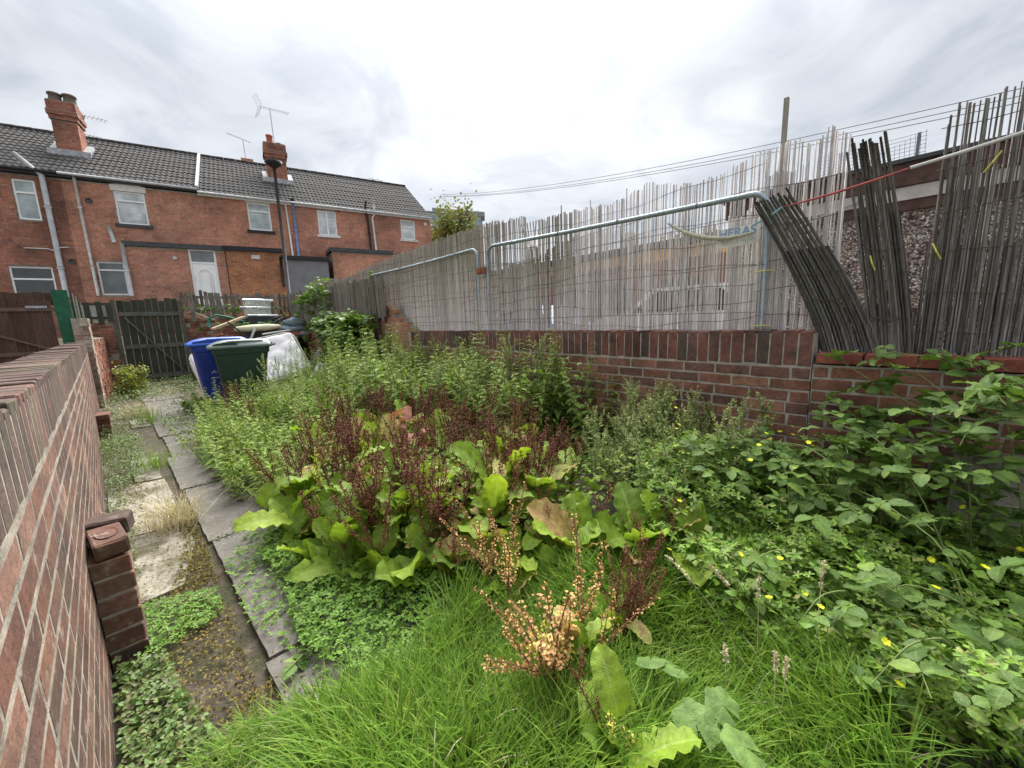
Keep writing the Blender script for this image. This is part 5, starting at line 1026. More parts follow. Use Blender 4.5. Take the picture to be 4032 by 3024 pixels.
def goose(h, seed):
    r = np.random.default_rng(seed); g = Geo(); t = np.linspace(0, 1, 6); st = np.stack([r.normal(0, .05)*t, r.normal(0, .05)*t, t*h], 1); g.tube(st, np.linspace(.004, .0015, 6), 4, 0); br = [st]
    for k in range(14):
        f = r.uniform(.15, .95); q = np.array([np.interp(f, t, st[:, c]) for c in range(3)]); a_ = r.uniform(0, 6.28); L = h*(1-f*.7)*r.uniform(.3, .5); tt = np.linspace(0, 1, 5); b = q+np.array((math.cos(a_), math.sin(a_), 0))*(L*.55*tt**.8)[:, None]+np.array((0, 0, 1))*(L*tt)[:, None]; g.tube(b, np.linspace(.0022, .001, 5), 3, 0, False); br.append(b)
    az, el, P, S_, Q, SQ = [], [], [], [], [], []
    for b in br:
        L = np.linalg.norm(np.diff(b, axis=0), axis=1).sum(); xi = np.linspace(0, 1, len(b))
        for f in np.linspace(.1, .95, max(3, int(L/.016))): az.append(r.uniform(0, 6.28)); el.append(r.normal(.2, .5)); P.append([np.interp(f, xi, b[:, c]) for c in range(3)]); S_.append(r.uniform(.016, .036)*(1.25-.7*f))
        for f in np.linspace(.55, 1, max(3, int(L*.5/.006))):
            for _ in range(3): Q.append(np.array([np.interp(f, xi, b[:, c]) for c in range(3)])+r.normal(0, .005, 3)); SQ.append(r.uniform(.003, .0055))
    rep(g, blade(2, 3, 1., .6, ov, .1, -.4, .2), RZX(np.array(az), np.array(el)), np.array(P), np.array(S_), 1)
    n = len(Q); tp = (np.array([(-1, 0, 0), (0, -1, .3), (1, 0, 0), (0, 1, -.3)], float), np.array([(0, 1, 2, 3)]), np.zeros((4, 2))); rep(g, tp, RZX(r.uniform(0, 6.28, n), r.uniform(-1.5, 1.5, n)), np.array(Q), np.array(SQ), 2)
    return g.mesh('goosefoot', [LF['stemgreen'], LF['goose'], LF['gooseseed']])
GS = [goose(h, 300+k) for k, h in enumerate((.5, .6, .68, .75, .62))]
# bramble leaf: three or five leaflets
def bleaf(n5, seed, mat, sz=.085):
    r = np.random.default_rng(seed); g = Geo(); A = [0, 1.25, -1.25]+([2.1, -2.1] if n5 else [])
    for k, a_ in enumerate(A):
        tp = blade(11, 5, sz*(1.15 if k == 0 else .95 if k < 3 else .75), sz*(.82 if k == 0 else .66), lambda a: ov(a)*(1+.07*(-1)**int(round(a*11))), r.normal(.05, .12), r.normal(-.45, .2), .22, .035, seed*7+k, 0, 5); rep(g, tp, RZX(np.array([a_+r.normal(0, .1)]), np.array([r.normal(0, .12)]), np.array([r.normal(0, .15)])), np.array([(0, .035 if k == 0 else 0, 0)]), 1., 0)
    g.tube([(0, -.06, -.03), (0, -.02, -.006), (0, .035, 0)], .0016, 4, 1); return g.mesh('leaf', [mat, LF['stemgreen']], True)
BL = [bleaf(k % 2, 400+k, LF['bramble']) for k in range(8)]
def bramble(name_lab, canes, per, group='brambles', sz=1., nrm=None):
    c0 = np.array(canes[0][0], float); t = thing('bramble', c0, name_lab, 'bramble', group)
    for P in canes:
        P = np.array(P, float); xi = np.linspace(0, 1, len(P)); f = np.linspace(0, 1, 14); Q = np.stack([np.interp(f, xi, P[:, c]) for c in range(3)], 1); Q[1:-1] = (Q[:-2]+2*Q[1:-1]+Q[2:])/4; part(Geo().tube(Q, np.linspace(.0045, .002, 14), 5), 'cane', LF['stemgreen'], t, True)
        L = np.linalg.norm(np.diff(Q, axis=0), axis=1).sum()
        for k in range(int(L*per)):
            q = np.array([np.interp(random.random(), f, Q[:, c]) for c in range(3)])+rng.normal(0, .035, 3)*np.array((1, 1, 1)); q[2] = max(q[2], .04)
            o = link('leaf', random.choice(BL), t, tuple(q-c0)); o.rotation_euler = (rng.normal(.05, .35), rng.normal(0, .3), random.uniform(0, 6.28)); s_ = sz*rng.uniform(.6, 1.25); o.scale = (s_, s_, s_)
    return t
# ---------------------------------------------------------------- planting
def gpoly(*px): return np.array([onz(*p)[:2] for p in px])
def inside(P, x, y):
    r = np.zeros(len(x), bool); j_ = len(P)-1
    for i_ in range(len(P)):
        xi, yi, xj, yj = P[i_][0], P[i_][1], P[j_][0], P[j_][1]; c = ((yi > y) != (yj > y)) & (x < (xj-xi)*(y-yi)/(yj-yi+1e-12)+xi); r ^= c; j_ = i_
    return r
def scat(P, n, seed):
    r = np.random.default_rng(seed); lo, hi = P.min(0), P.max(0); out = np.zeros((0, 2))
    while len(out) < n:
        q = r.uniform(lo, hi, (n*2, 2)); out = np.vstack([out, q[inside(P, q[:, 0], q[:, 1])]])
    return out[:n]
def spread(P, n, seed):
    c = scat(P, n*25, seed); out = [c[0]]
    for k in range(1, n):
        q = c[k*25:(k+1)*25]; d = np.min(np.linalg.norm(q[:, None]-np.array(out)[None], axis=2), 1); out.append(q[d.argmax()])
    return np.array(out)
def z3(q, dz=0.): return np.concatenate([q, (gh(q[:, 0], q[:, 1])+dz)[:, None]], 1)
def clump(q, sc, off=0.): return .5+.5*np.sin(q[:, 0]*sc+off)*np.sin(q[:, 1]*sc*1.3+off*2)
def stuff(g, name, mat, label, cat_, smooth=False):
    o = link(name, g.mesh(name, mat, smooth)); return tag(o, label, cat_, kind='stuff')
# --- docks: named ones in the foreground, then the mass
dock(.97, .80, 'dock with tan orange seed stalks and blotched pale leaves in the foreground grass', 9, 0, 7, 3, .85, .55, lean=(-.05, -.38), lift=.14, stalk_sc=1.1)
dock(1.22, .77, 'dock with dark brown seed stalks in the grass right of the tan one', 7, 5, 0, 2, .7, .6, lean=(.05, .34), stalk_sc=.72, lift=.1)
dock(.80, .49, 'leafy green dock at the bottom edge of the picture', 11, 1, 0, 3, .0, .75, stalk_sc=.6, lift=.08)
dock(1.05, 1.25, 'dock with thin tan stalks between the grass and the brown seed heads', 7, 0, 4, 1, .4, .8, lift=.05)
dock(1.75, 1.05, 'bright green broad leaved dock at the edge of the lawn under the goosefoot', 10, 2, 0, 0, .06, 1.2, stalk_sc=.6); dock(1.98, .80, 'green dock with two large upright leaves beside the creeping yellow flowers', 8, 0, 0, 0, .05, 1.15)
dock(1.52, 1.22, 'dock with pale green leaves behind the lawn in the middle', 9, 1, 0, 1, .15, 1.15, stalk_sc=.7); dock(.86, 2.0, 'dock with wide glossy leaves at the front left of the brown seed heads', 10, 2, 0, 1, .12, 1.15, stalk_sc=.9)
dock(1.1, 1.72, 'dock with curling green leaves in front of the brown seed heads', 10, 3, 0, 0, .12, 1.15, stalk_sc=.95); dock(.72, 2.55, 'dock with yellow green leaves beside the concrete path', 9, 2, 0, 3, .2, 1.0)
front = [((1180, 2150), 'nearest the path'), ((1290, 2200), 'above the clover at its left end'), ((1400, 2260), 'with leaves hanging over the clover'), ((1530, 2300), 'between clover and rusty stalks'), ((1680, 2310), 'in front of the darkest rusty stalks'), ((1830, 2320), 'left of the tan stalked dock tops'), ((1960, 2290), 'behind the tan stalked dock'), ((2090, 2240), 'with leaves curling over the grass'), ((2330, 2180), 'where the lawn meets the goosefoot'), ((2450, 2220), 'with broad leaves lying on the lawn edge'), ((2600, 2200), 'under the grey green goosefoot'), ((2740, 2190), 'with leaning leaves right of the lawn centre'), ((2900, 2160), 'nearest the creeping yellow flowers')]
for p_, w_ in front:
    q = onz(*p_); dock(q[0], q[1], 'leafy green dock '+w_, 11, 1 if random.random() < .4 else 0, 0, 0, .18, rng.uniform(.85, 1.15), stalk_sc=.8)
dock(2.55, 3.9, 'tall pale green dock spike standing above the weeds near the back', 12, 1, 0, 1, .0, 1.35)
mass = gpoly((1200, 2130), (1500, 2230), (1800, 2240), (2150, 2130), (2250, 2000), (2050, 1850), (1800, 1750), (1500, 1760), (1200, 1900))
def pxof(q):
    d = np.array((q[0], q[1], .3))-EYE; z = d@AF; return CX+F*(d@AR)/z, CY-F*(d@AU)/z
def place(q, xs_, names, y_=None, yn=('back', 'front')):
    x, y = pxof(q); a_ = names[int(np.searchsorted(xs_, x))]; return a_ if y_ is None else a_+(', '+(yn[1] if y > y_ else yn[0])+' row')
for q in spread(mass, 44, 5): dock(q[0], q[1], 'dock with rusty brown seed stalks, '+place(q, (1450, 1650, 1850), ('left end', 'left centre', 'right centre', 'right end'), 1900)+' of the clump', random.choice((8, 9, 11)), random.choice((1, 2, 2, 3)), 0, 1 if random.random() < .2 else 0, .2, rng.uniform(.85, 1.15), 'rusty dock plants in the middle clump', lift=.16, stalk_sc=1.08)
back = gpoly((1350, 1830), (1900, 1720), (2300, 1760), (2450, 1700), (2000, 1600), (1300, 1680))
for q in spread(back, 9, 6): dock(q[0], q[1], 'brown dock seed stalks rising among the nettles farther back', 5, random.choice((1, 2, 2)), 0, 0, .3, .9, 'dock stalks among the nettles')
for x, y in ((.62, 6.2), (.7, 5.2), (1.9, 5.4), (2.6, 4.9), (2.85, 3.6)): dock(x, y, 'lone brown dock stalk poking out of the green nettle bank', 2, 2, 0, 0, .4, .9, 'lone dock stalks in the nettle bank')
rp = thing('red_leaf_clump', (1.55, 3.0, .3), 'coral red dying dock leaves in the middle of the brown clump', 'dying leaves')
LF['red'] = leafmat('leaf_red', [(.42, .13, .10), (.36, .15, .10), (.46, .19, .15)], .25, .6, .3, warm=False); DR = [g.mesh('leaf', LF['red'], True) for g in dleaf[:4]]
for k in range(7): o = link('leaf', random.choice(DR), rp, (rng.normal(0, .12), rng.normal(0, .12), rng.uniform(.05, .25))); o.rotation_euler = (rng.normal(-.7, .3), rng.normal(0, .5), random.uniform(0, 6.28)); o.scale = (.55, .55, .55)
# --- nettles
def plantN(q, lst, name, label, cat_, group, smin=.8, smax=1.15):
    o = link(name, random.choice(lst), None, (q[0], q[1], float(gh(q[0], q[1])))); o.rotation_euler = (rng.normal(0, .09), rng.normal(0, .09), random.uniform(0, 6.28)); s_ = rng.uniform(smin, smax); o.scale = (s_, s_, s_); return tag(o, label, cat_, group)
wallN = np.array([(2.25, 2.75), (3.12, 2.1), (3.12, 6.3), (2.0, 6.6), (1.6, 5.0)]); midN = np.array([(1.3, 4.2), (2.2, 3.4), (2.4, 5.0), (1.7, 6.9), (.95, 6.8), (.9, 5.2)]); leftN = np.array([(.52, 2.85), (.95, 2.75), (1.15, 4.4), (.95, 6.9), (.28, 6.7), (.20, 5.0), (.30, 3.7)]); farN = np.array([(1.55, 6.8), (3.0, 6.5), (2.9, 8.0), (1.7, 8.4)])
allN = []
for P, n, lst, a_, b_, lab, grp in ((wallN, 260, NT[3:], .8, 1.28, 'tall nettle in the dense bank against the dark brick wall', 'nettles along the brick wall'), (midN, 120, NT, .5, .9, 'nettle in the middle bank between the bins and the docks', 'nettles in the middle bank'), (leftN, 150, NT[:4], .45, .85, 'nettle beside the concrete path left of the docks', 'nettles beside the path'), (farN, 90, NT[2:], .7, 1.05, 'nettle in front of the mattress and rubbish', 'nettles in front of the mattress')):
    for q in spread(P, n, n): allN.append((math.hypot(q[0], q[1]), tuple(q), random.choice(lst), rng.uniform(a_, b_), lab+', '+place(q, (900, 1150, 1400, 1700, 2000, 2300), ('leftmost part', 'left part', 'left centre part', 'centre part', 'right centre part', 'right part', 'rightmost part')), grp))
allN.sort(key=lambda t: t[0]); gm = Geo()
for k, (d_, q, me, s_, lab, grp) in enumerate(allN):
    if k < 290:
        o = link('nettle', me, None, (q[0], q[1], float(gh(*q)))); o.rotation_euler = (rng.normal(0, .2), rng.normal(0, .2), random.uniform(0, 6.28)); o.scale = (s_*rng.uniform(.95, 1.35), s_*rng.uniform(.95, 1.35), s_); tag(o, lab, 'nettle', grp)
    else:
        src = NG[me.name][0]; off = gm.n; V = np.concatenate(src.V) @ RZX(np.array([random.uniform(0, 6.28)]), np.array([rng.normal(0, .1)]))[0].T*s_+np.array((q[0], q[1], float(gh(*q))))
        gm.V.append(V); gm.UV.append(np.concatenate(src.UV)); gm.n += len(V)
        for f_, mi in src.Fc: gm.Fc.append((f_+off, mi))
stuff(gm, 'nettle_mass', [LF['stemgreen'], LF['nettle'], LF['catkin']], 'distant mass of nettles in front of the buff wall and the rubbish', 'nettles')
for q in ((1.03, 6.55), (1.1, 6.35)): plantN(q, NT[4:6], 'nettle', 'tall pale nettle spire directly in front of the green bin', 'nettle', 'nettle spires by the green bin', .7, .8)
for q in ((2.95, 5.3), (2.9, 3.3)): plantN(q, NT[5:6], 'nettle', 'tallest nettle spire reaching over the wall coping', 'nettle', 'nettle spires over the coping', 1.3, 1.4)
# --- goosefoot
for q in scat(gpoly((2280, 2060), (2650, 2130), (2980, 2110), (3080, 1950), (2800, 1790), (2380, 1800)), 50, 9): plantN(q, GS, 'goosefoot', 'grey green goosefoot plant in the '+place(q, (2500, 2700, 2900), ('left end', 'left centre', 'right centre', 'right end'))+' of the clump before the wall', 'goosefoot', 'goosefoot plants', .9, 1.2)
for q in scat(gpoly((3300, 2250), (3900, 2250), (4000, 2050), (3500, 2050)), 7, 10): plantN(q, GS, 'goosefoot', 'wispy goosefoot stems rising from the ground cover at the right', 'goosefoot', 'wispy goosefoot at the right', .55, .8)
for q in spread(midN, 22, 11): plantN(q, GS, 'goosefoot', 'bushy pale weed among the nettles in the middle bank', 'weed', 'bushy weeds in the nettle bank', .8, 1.25)
for q in spread(wallN, 26, 12): plantN(q, GS, 'goosefoot', 'feathery weed rising among the nettles by the brick wall', 'weed', 'feathery weeds by the wall', 1.1, 1.7)
# --- brambles
def cn(*p): return [np.array(q, float) for q in p]
wallc = [cn((2.5, y0, .05), (2.75, y0+.05*s_, .42 if y0 > 0 else .5), (2.98, y0+.12*s_, .66 if y0 > 0 else .85), (3.08, y0+.3*s_, .76 if y0 > 0 else 1.0)) for y0, s_ in ((.25, -1), (.1, 1), (-.05, -1), (-.2, 1), (-.35, 1), (-.5, 1), (.4, -1))]
bramble('large dark bramble climbing the lower brick wall at the right edge', wallc+[cn((3.0, -.3, .8), (3.07, -.1, 1.06), (3.08, .12, 1.08), (3.09, .22, 1.10))], 28, sz=.92)
bramble('bramble shoot with pale leaves reaching left along the clean red bricks', [cn((2.95, -.1, .72), (3.05, .2, .88), (3.11, .38, 1.0), (3.13, .46, 1.07))], 22, sz=.75)
bramble('bramble arching over the ground in front of the wall foot', [cn((2.3, .9, .05), (2.6, .8, .45), (2.8, .55, .55), (2.95, .3, .4)), cn((2.2, .4, .05), (2.45, .5, .5), (2.7, .7, .55), (2.9, .95, .35)), cn((2.4, .1, .05), (2.5, .3, .55), (2.65, .5, .6), (2.75, .8, .45)), cn((2.3, -.2, .05), (2.5, 0, .5), (2.7, .2, .7), (2.8, .4, .7)), cn((2.0, -.2, .05), (2.2, -.1, .4), (2.4, .2, .5), (2.5, .5, .4))], 30, sz=.82)
bramble('low bramble with broad leaves in the right foreground', [cn((1.95, .05, .02), (1.85, .15, .28), (1.7, .22, .30), (1.55, .28, .15)), cn((1.9, -.2, .02), (1.75, -.1, .3), (1.6, -.02, .32), (1.48, .05, .2)), cn((2.1, .3, .02), (1.95, .4, .3), (1.8, .45, .3), (1.65, .5, .15)), cn((2.1, -.3, .02), (2.0, -.15, .3), (1.9, 0, .36), (1.8, .1, .3))], 22, sz=.85)
bramble('small bramble sprig lying across the concrete path', [cn((.34, 1.66, .05), (.27, 1.60, .06), (.20, 1.56, .06)), cn((.34, 1.66, .05), (.42, 1.72, .06), (.48, 1.74, .05))], 14, sz=.55)
bramble('thick bramble mound in front of the buff brick wall', [cn((2.5+random.random()*.5, 6.8+random.random()*2, .05), (2.5+random.random()*.5, 6.9+random.random()*2.1, .8), (2.6+random.random()*.45, 7+random.random()*2.2, 1.35+.35*random.random()), (2.75+random.random()*.35, 7.+random.random()*2.2, 1.1)) for _ in range(26)], 18, sz=1.4)
bramble('bramble climbing over the picket fence in the back corner', [cn((3.0, 9.5, .9), (3.05, 9.9+.3*k, 1.6), (3.08, 10.2+.4*k, 2.25-.05*k), (3.0, 10.6+.5*k, 2.4-.12*k)) for k in range(5)], 9, sz=1.4)
bramble('bramble trailing along the back wall above the rubbish', [cn((.8+.5*k, 13.4, 1.2), (1.1+.5*k, 13.35, 1.75), (1.4+.5*k, 13.4, 2.0), (1.7+.5*k, 13.4, 1.7)) for k in range(4)]+[cn((1.0, 12.4, .9), (1.4, 12.3, 1.45), (1.9, 12.2, 1.5)), cn((1.9, 12.3, .9), (2.3, 12.2, 1.5), (2.7, 12.0, 1.4))], 13, sz=1.1)
# ivy sprig on the mesh fence corner
bramble('ivy tuft hanging on the far corner of the mesh fence', [cn((3.33, 7.75, 2.32), (3.30, 7.6, 2.26), (3.29, 7.55, 2.1), (3.29, 7.6, 2.0))], 45, sz=.6)
# --- clover
tri = Geo(); 
for a_ in (0, 2.09, -2.09): rep(tri, blade(2, 3, 1., .95, lambda a: .12+.95*min(1, a*1.3)*(1 if a < .9 else .72), .15, -.15, .18), RZX(np.array([a_]), np.array([0.])), np.zeros((1, 3)), 1.)
TRI = (np.concatenate(tri.V), np.concatenate([f for f, _ in tri.Fc]), np.concatenate(tri.UV))
def leaves(g, P, n, tp, smin, smax, hmin, hmax, seed, tilt=.3, hcl=3., mi=0):
    q = scat(P, n, seed); r = np.random.default_rng(seed+1); h = (hmin+(hmax-hmin)*r.uniform(0, 1, n)**.6*(.35+.65*clump(q, hcl, seed))); T = z3(q); T[:, 2] += h; rep(g, tp, RZX(r.uniform(0, 6.28, n), r.normal(0, tilt, n), r.normal(0, tilt, n)), T, r.uniform(smin, smax, n), mi)
clov = gpoly((1080, 2080), (1010, 2230), (1130, 2330), (1150, 2480), (1200, 2600), (1420, 2740), (1600, 2800), (1800, 2700), (1850, 2450), (1700, 2250), (1400, 2100)); clovL = gpoly((470, 2420), (860, 2330), (880, 2440), (640, 2580), (560, 2640))
g = Geo(); leaves(g, gpoly((880, 2250), (980, 2480), (1180, 2620), (1330, 2730), (1250, 2450), (1110, 2250), (1040, 2080), (1000, 2080)), 420, TRI, .009, .015, .03, .07, 23); leaves(g, clov, 5200, TRI, .010, .017, .02, .14, 21); leaves(g, clovL, 1000, TRI, .007, .012, .01, .06, 22); stuff(g, 'clover', LF['clover'], 'carpet of clover leaves spilling over the concrete path', 'clover', True)
LEAF3 = blade(2, 3, 1., .8, ov, .1, -.35, .25)
# --- ground ivy and low weeds on the left strip
g = Geo(); stripA = np.array([(lface(1.0)+.02, 1.0), (.02, 1.05), (-.02, 1.45), (-.10, 1.75), (-.14, 2.0), (lface(2.1)+.02, 2.1)]); leaves(g, stripA, 2400, LEAF3, .016, .032, .01, .09, 31, .45); leaves(g, stripA, 500, TRI, .012, .018, .03, .11, 32, .35)
stripB = np.array([(lface(2.4)+.02, 2.4), (-.22, 2.4), (-.27, 3.5), (-.36, 4.6), (lface(4.6)+.02, 4.6)]); leaves(g, stripB, 700, LEAF3, .012, .024, .01, .10, 33, .5)
stripC = np.array([(lface(4.5)+.02, 4.5), (-.28, 4.6), (-.20, 5.3), (-.35, 6.5), (-.45, 7.0), (lface(7.0)+.02, 7.0)]); leaves(g, stripC, 3600, LEAF3, .012, .024, .02, .34, 34, .5); stripD = np.array([(lface(7.2)+.02, 7.2), (-.2, 7.2), (-.3, 10), (lface(10)+.05, 10)]); leaves(g, stripD, 1500, LEAF3, .014, .03, .02, .26, 35, .5)
farL = np.array([(-.8, 10), (.2, 9.3), (.55, 9.5), (.6, 13), (-.8, 13.3)]); leaves(g, farL, 2600, LEAF3, .02, .045, .02, .34, 36, .5); joint = np.array([(.05, 5.4), (.5, 5.3), (.6, 8.4), (.1, 8.8), (-.1, 7.2)]); leaves(g, joint, 1700, LEAF3, .016, .034, .02, .30, 37, .5)
for k_, yj in enumerate((3.02, 4.22, 5.42, 6.6)): leaves(g, np.array([(xl(yj)+.02, yj-.03), (xl(yj)+.6, yj-.05), (xl(yj)+.6, yj+.05), (xl(yj)+.05, yj+.03)]), 160, LEAF3, .010, .024, .01, .06, 38+k_, .5)
for k_, (y0, y1) in enumerate(((2.0, 3.0), (3.0, 4.2), (4.2, 5.6))): leaves(g, np.array([(xl(y0)+.36, y0), (xl(y0)+.7, y0), (xl(y1)+.7, y1), (xl(y1)+.30, y1)]), 520, LEAF3, .014, .034, .01, .14, 45+k_, .5)
stuff(g, 'ground_ivy', LF['ivy'], 'low leafy weeds growing along the foot of the left brick wall', 'weeds')
g = Geo(); MO = blade(1, 2, 1., .8, lambda a: .8, .2, -.2)
for P, n, s in ((np.array([(-.10, 1.2), (.12, 1.2), (.10, 2.3), (-.06, 2.5), (-.16, 2.0)]), 1800, 41), (np.array([(-.12, 2.5), (.09, 2.5), (.03, 3.9), (-.08, 3.9), (-.03, 3.1)]), 2200, 42), (np.array([(.02, 1.25), (.30, 1.30), (.32, 1.62), (.02, 1.62)]), 900, 43), (np.array([(-.35, 3.5), (-.25, 3.4), (-.2, 4.9), (-.4, 4.8)]), 600, 44)): leaves(g, P, n, MO, .006, .013, .004, .035, s, .6, 9.)
leaves(g, np.array([(-.36, 2.5), (.05, 2.5), (-.05, 4.8), (-.48, 4.8)]), 1500, MO, .004, .012, .018, .03, 48, .5, 12.)
leaves(g, np.array([(.16, 1.0), (.75, 1.0), (.2, 8), (-.25, 8)]), 900, MO, .003, .009, .026, .03, 47, .3, 9.)
stuff(g, 'moss', LF['moss'], 'brown green moss and tiny weeds between the concrete slabs', 'moss')
# --- grass
def grass(g, P, n, hmin, hmax, w, seed, cl=4., bend=(.3, 1.5), mi=0):
    r = np.random.default_rng(seed); q = scat(P, n, seed); T = z3(q); k = clump(q, cl, seed); dirn = np.arctan2(np.sin(q[:, 0]*5+seed), np.cos(q[:, 1]*6))+r.normal(0, 1.3, n)
    for v in range(6):
        m_ = (np.arange(n) % 6) == v; tp = blade(4, 2, 1., 1., gr, r.uniform(1.15, 1.5), r.uniform(*bend)-1., 0.); V = tp[0].copy(); V[:, 0] *= 1.; h = (hmin+(hmax-hmin)*r.uniform(.2, 1, m_.sum())*(.45+.55*k[m_])); V[:, 0] *= w/((hmin+hmax)/2); rep(g, (V, tp[1], tp[2]), RZX(dirn[m_], r.normal(0, .12, m_.sum())), T[m_], h, mi)
lawn = gpoly((1180, 2870), (1420, 2790), (1650, 2720), (1800, 2420), (1900, 2270), (2250, 2230), (2700, 2120), (3000, 2230), (3120, 2450), (3400, 2700), (3650, 3200), (3500, 3600), (1400, 3600)); lawnL = gpoly((800, 3100), (960, 2930), (1200, 2810), (1700, 2760), (1750, 3500), (700, 3500))
g = Geo(); grass(g, lawn, 23000, .09, .35, .0056, 51, 5.); grass(g, lawnL, 9000, .08, .19, .0030, 52, 6.); grass(g, clov, 500, .1, .2, .0035, 53); grass(g, gpoly((2750, 2200), (3100, 2450), (3500, 2900), (3650, 2800), (3200, 2250)), 1200, .15, .34, .0045, 54)
gs = Geo(); grass(gs, lawn, 420, .10, .26, .0045, 55, 5., (.2, 1.2)); grass(gs, lawnL, 350, .08, .2, .003, 56); stuff(gs, 'dead_grass', LF['straw'], 'scattered dead straw blades mixed into the green grass', 'grass')
stuff(g, 'grass', LF['grass'], 'long lush green grass in the foreground', 'grass')
def tuft(x, y, label, n=130, h=.28, mat='straw', sp=.10):
    g = Geo(); r = np.random.default_rng(int(x*100+y*77) % 999); q = np.stack([r.normal(0, sp*.35, n), r.normal(0, sp*.35, n), np.zeros(n)], 1)
    for v in range(5):
        m_ = np.arange(n) % 5 == v; tp = blade(4, 2, 1., .014, gr, r.uniform(1.0, 1.45), r.uniform(-.5, .8), 0); rep(g, tp, RZX(r.uniform(0, 6.28, m_.sum()), r.normal(0, .2, m_.sum())), q[m_], h*r.uniform(.5, 1.1, m_.sum()))
    o = link('grass_tuft', g.mesh('grass_tuft', LF[mat]), None, (x, y, .015)); return tag(o, label, 'grass tuft')
q = onz(690, 2080); tuft(q[0], q[1], 'tuft of straw coloured dry grass on the path', 240, .34, 'straw', .2); q = onz(610, 1850); tuft(q[0], q[1], 'bright green grass tuft on the path beyond the dry one', 200, .26, 'grass', .25)
q = onz(770, 1760); tuft(q[0], q[1], 'small pale grass tuft at the right side of the path', 110, .22, 'straw', .15); q = onz(540, 1640); tuft(q[0], q[1], 'yellowish grass tuft on the far part of the path', 220, .34, 'straw', .3); q = onz(560, 1670); tuft(q[0]+.1, q[1], 'green grass tuft beside the yellowish one on the far path', 160, .3, 'grass', .25)
q = onz(640, 1560); tuft(q[0], q[1], 'pale grass tuft in front of the garden gate', 160, .32, 'straw', .4)
def drystalk(x, y, h, lean, label):
    g = Geo(); t = np.linspace(0, 1, 9); P = np.stack([lean[0]*t**1.8*h, lean[1]*t**1.8*h, h*t*(1-.12*t*abs(lean[0]+lean[1]))], 1); g.tube(P, np.linspace(.0016, .0009, 9), 4); r = np.random.default_rng(int(h*1000)); n = 90; f = r.uniform(.80, 1, n)
    T = np.stack([np.interp(f, t, P[:, c]) for c in range(3)], 1)+r.normal(0, .0028, (n, 3)); rep(g, LEAF3, RZX(r.uniform(0, 6.28, n), r.uniform(.3, 1.4, n)), T, r.uniform(.006, .011, n)); o = link('dry_grass_stalk', g.mesh('dry_grass_stalk', LF['straw']), None, (x, y, float(gh(x, y)))); return tag(o, label, 'grass stalk', 'dry grass stalks')
for x, y, h, l, lab in ((1.42, .37, .52, (-.35, .42), 'long dry grass stalk bent far to the left over the lawn'), (1.55, .33, .42, (-.25, .45), 'dry grass stalk bending left beside the longest one'), (1.45, .34, .44, (.05, .05), 'short upright dry grass stalk near the ground cover'), (1.58, .20, .48, (.12, .02), 'upright dry grass stalk with a pale head at the right'), (1.22, .36, .30, (.06, .08), 'small dry grass stalk in the lower right grass'), (1.26, .24, .34, (0, .03), 'pair stalk of dry grass low in the right foreground, left one'), (1.275, .225, .32, (.02, 0), 'pair stalk of dry grass low in the right foreground, right one')): drystalk(x, y, h, l, lab)
# --- cinquefoil and other creeping cover at the right, with yellow flowers
PALM = Geo()
for a_ in (0, 1.1, -1.1, 2.2, -2.2): rep(PALM, blade(2, 3, 1., .5, lambda a: .15+.85*min(1, a*1.6)*(1 if a < .9 else .6), .2, -.3, .25), RZX(np.array([a_]), np.array([0.])), np.zeros((1, 3)), 1.)
PALM = (np.concatenate(PALM.V), np.concatenate([f for f, _ in PALM.Fc]), np.concatenate(PALM.UV))
cov = np.array([(1.75, 1.0), (2.2, 1.25), (2.7, 1.55), (3.14, 1.7), (3.14, -.75), (1.9, -.75), (1.55, -.35), (1.50, .1), (1.62, .5)]); cov2 = np.array([(1.52, .05), (1.62, .5), (1.75, 1.0), (1.95, .6), (1.8, -.4), (1.6, -.4)])
covA = np.array([(1.85, 1.0), (2.2, 1.25), (2.7, 1.55), (3.14, 1.7), (3.14, -.1), (2.5, .2), (2.15, .6)]); covB = np.array([(1.62, .5), (1.85, 1.0), (2.15, .6), (2.5, .2), (3.1, -.1), (3.14, -.75), (1.9, -.75), (1.55, -.35), (1.50, .1)]); g2 = Geo()
g = Geo(); leaves(g, covA, 2400, PALM, .020, .038, .04, .60, 61, .4, 4.); leaves(g, covB, 3200, PALM, .020, .038, .03, .36, 66, .4, 5.); leaves(g, cov2, 700, PALM, .016, .028, .02, .22, 62, .4, 4.); leaves(g, covA, 1500, LEAF3, .025, .06, .02, .52, 63, .45, 4.); leaves(g, covB, 1700, LEAF3, .025, .06, .02, .30, 67, .45, 4.); grass(g2, covB, 1500, .12, .36, .005, 68)
stuff(g2, 'grass', LF['grass'], 'sparse long grass growing through the ground cover at the right', 'grass')
cv = stuff(g, 'cinquefoil', LF['cinq'], 'creeping five leaved ground cover with yellow flowers at the right', 'ground cover')
FLW = Geo()
for k in range(5): rep(FLW, blade(2, 3, 1., .85, lambda a: .3+.7*min(1, a*1.4), .35, .1, .1), RZX(np.array([k*1.257]), np.array([0.])), np.zeros((1, 3)), .0125)
fm = FLW.mesh('yellow_flower', LF['yellow'])
for q in scat(cov, 64, 64): o = link('flower', fm, cv, (q[0], q[1], (.42+.26*random.random())*(1 if q[0]+q[1] > 2.75 else .66))); o.rotation_euler = (rng.normal(0, .4), rng.normal(0, .4), 0)
for q in scat(cov2, 12, 65): o = link('flower', fm, cv, (q[0], q[1], .2+.08*random.random())); o.rotation_euler = (rng.normal(0, .4), rng.normal(0, .4), 0)
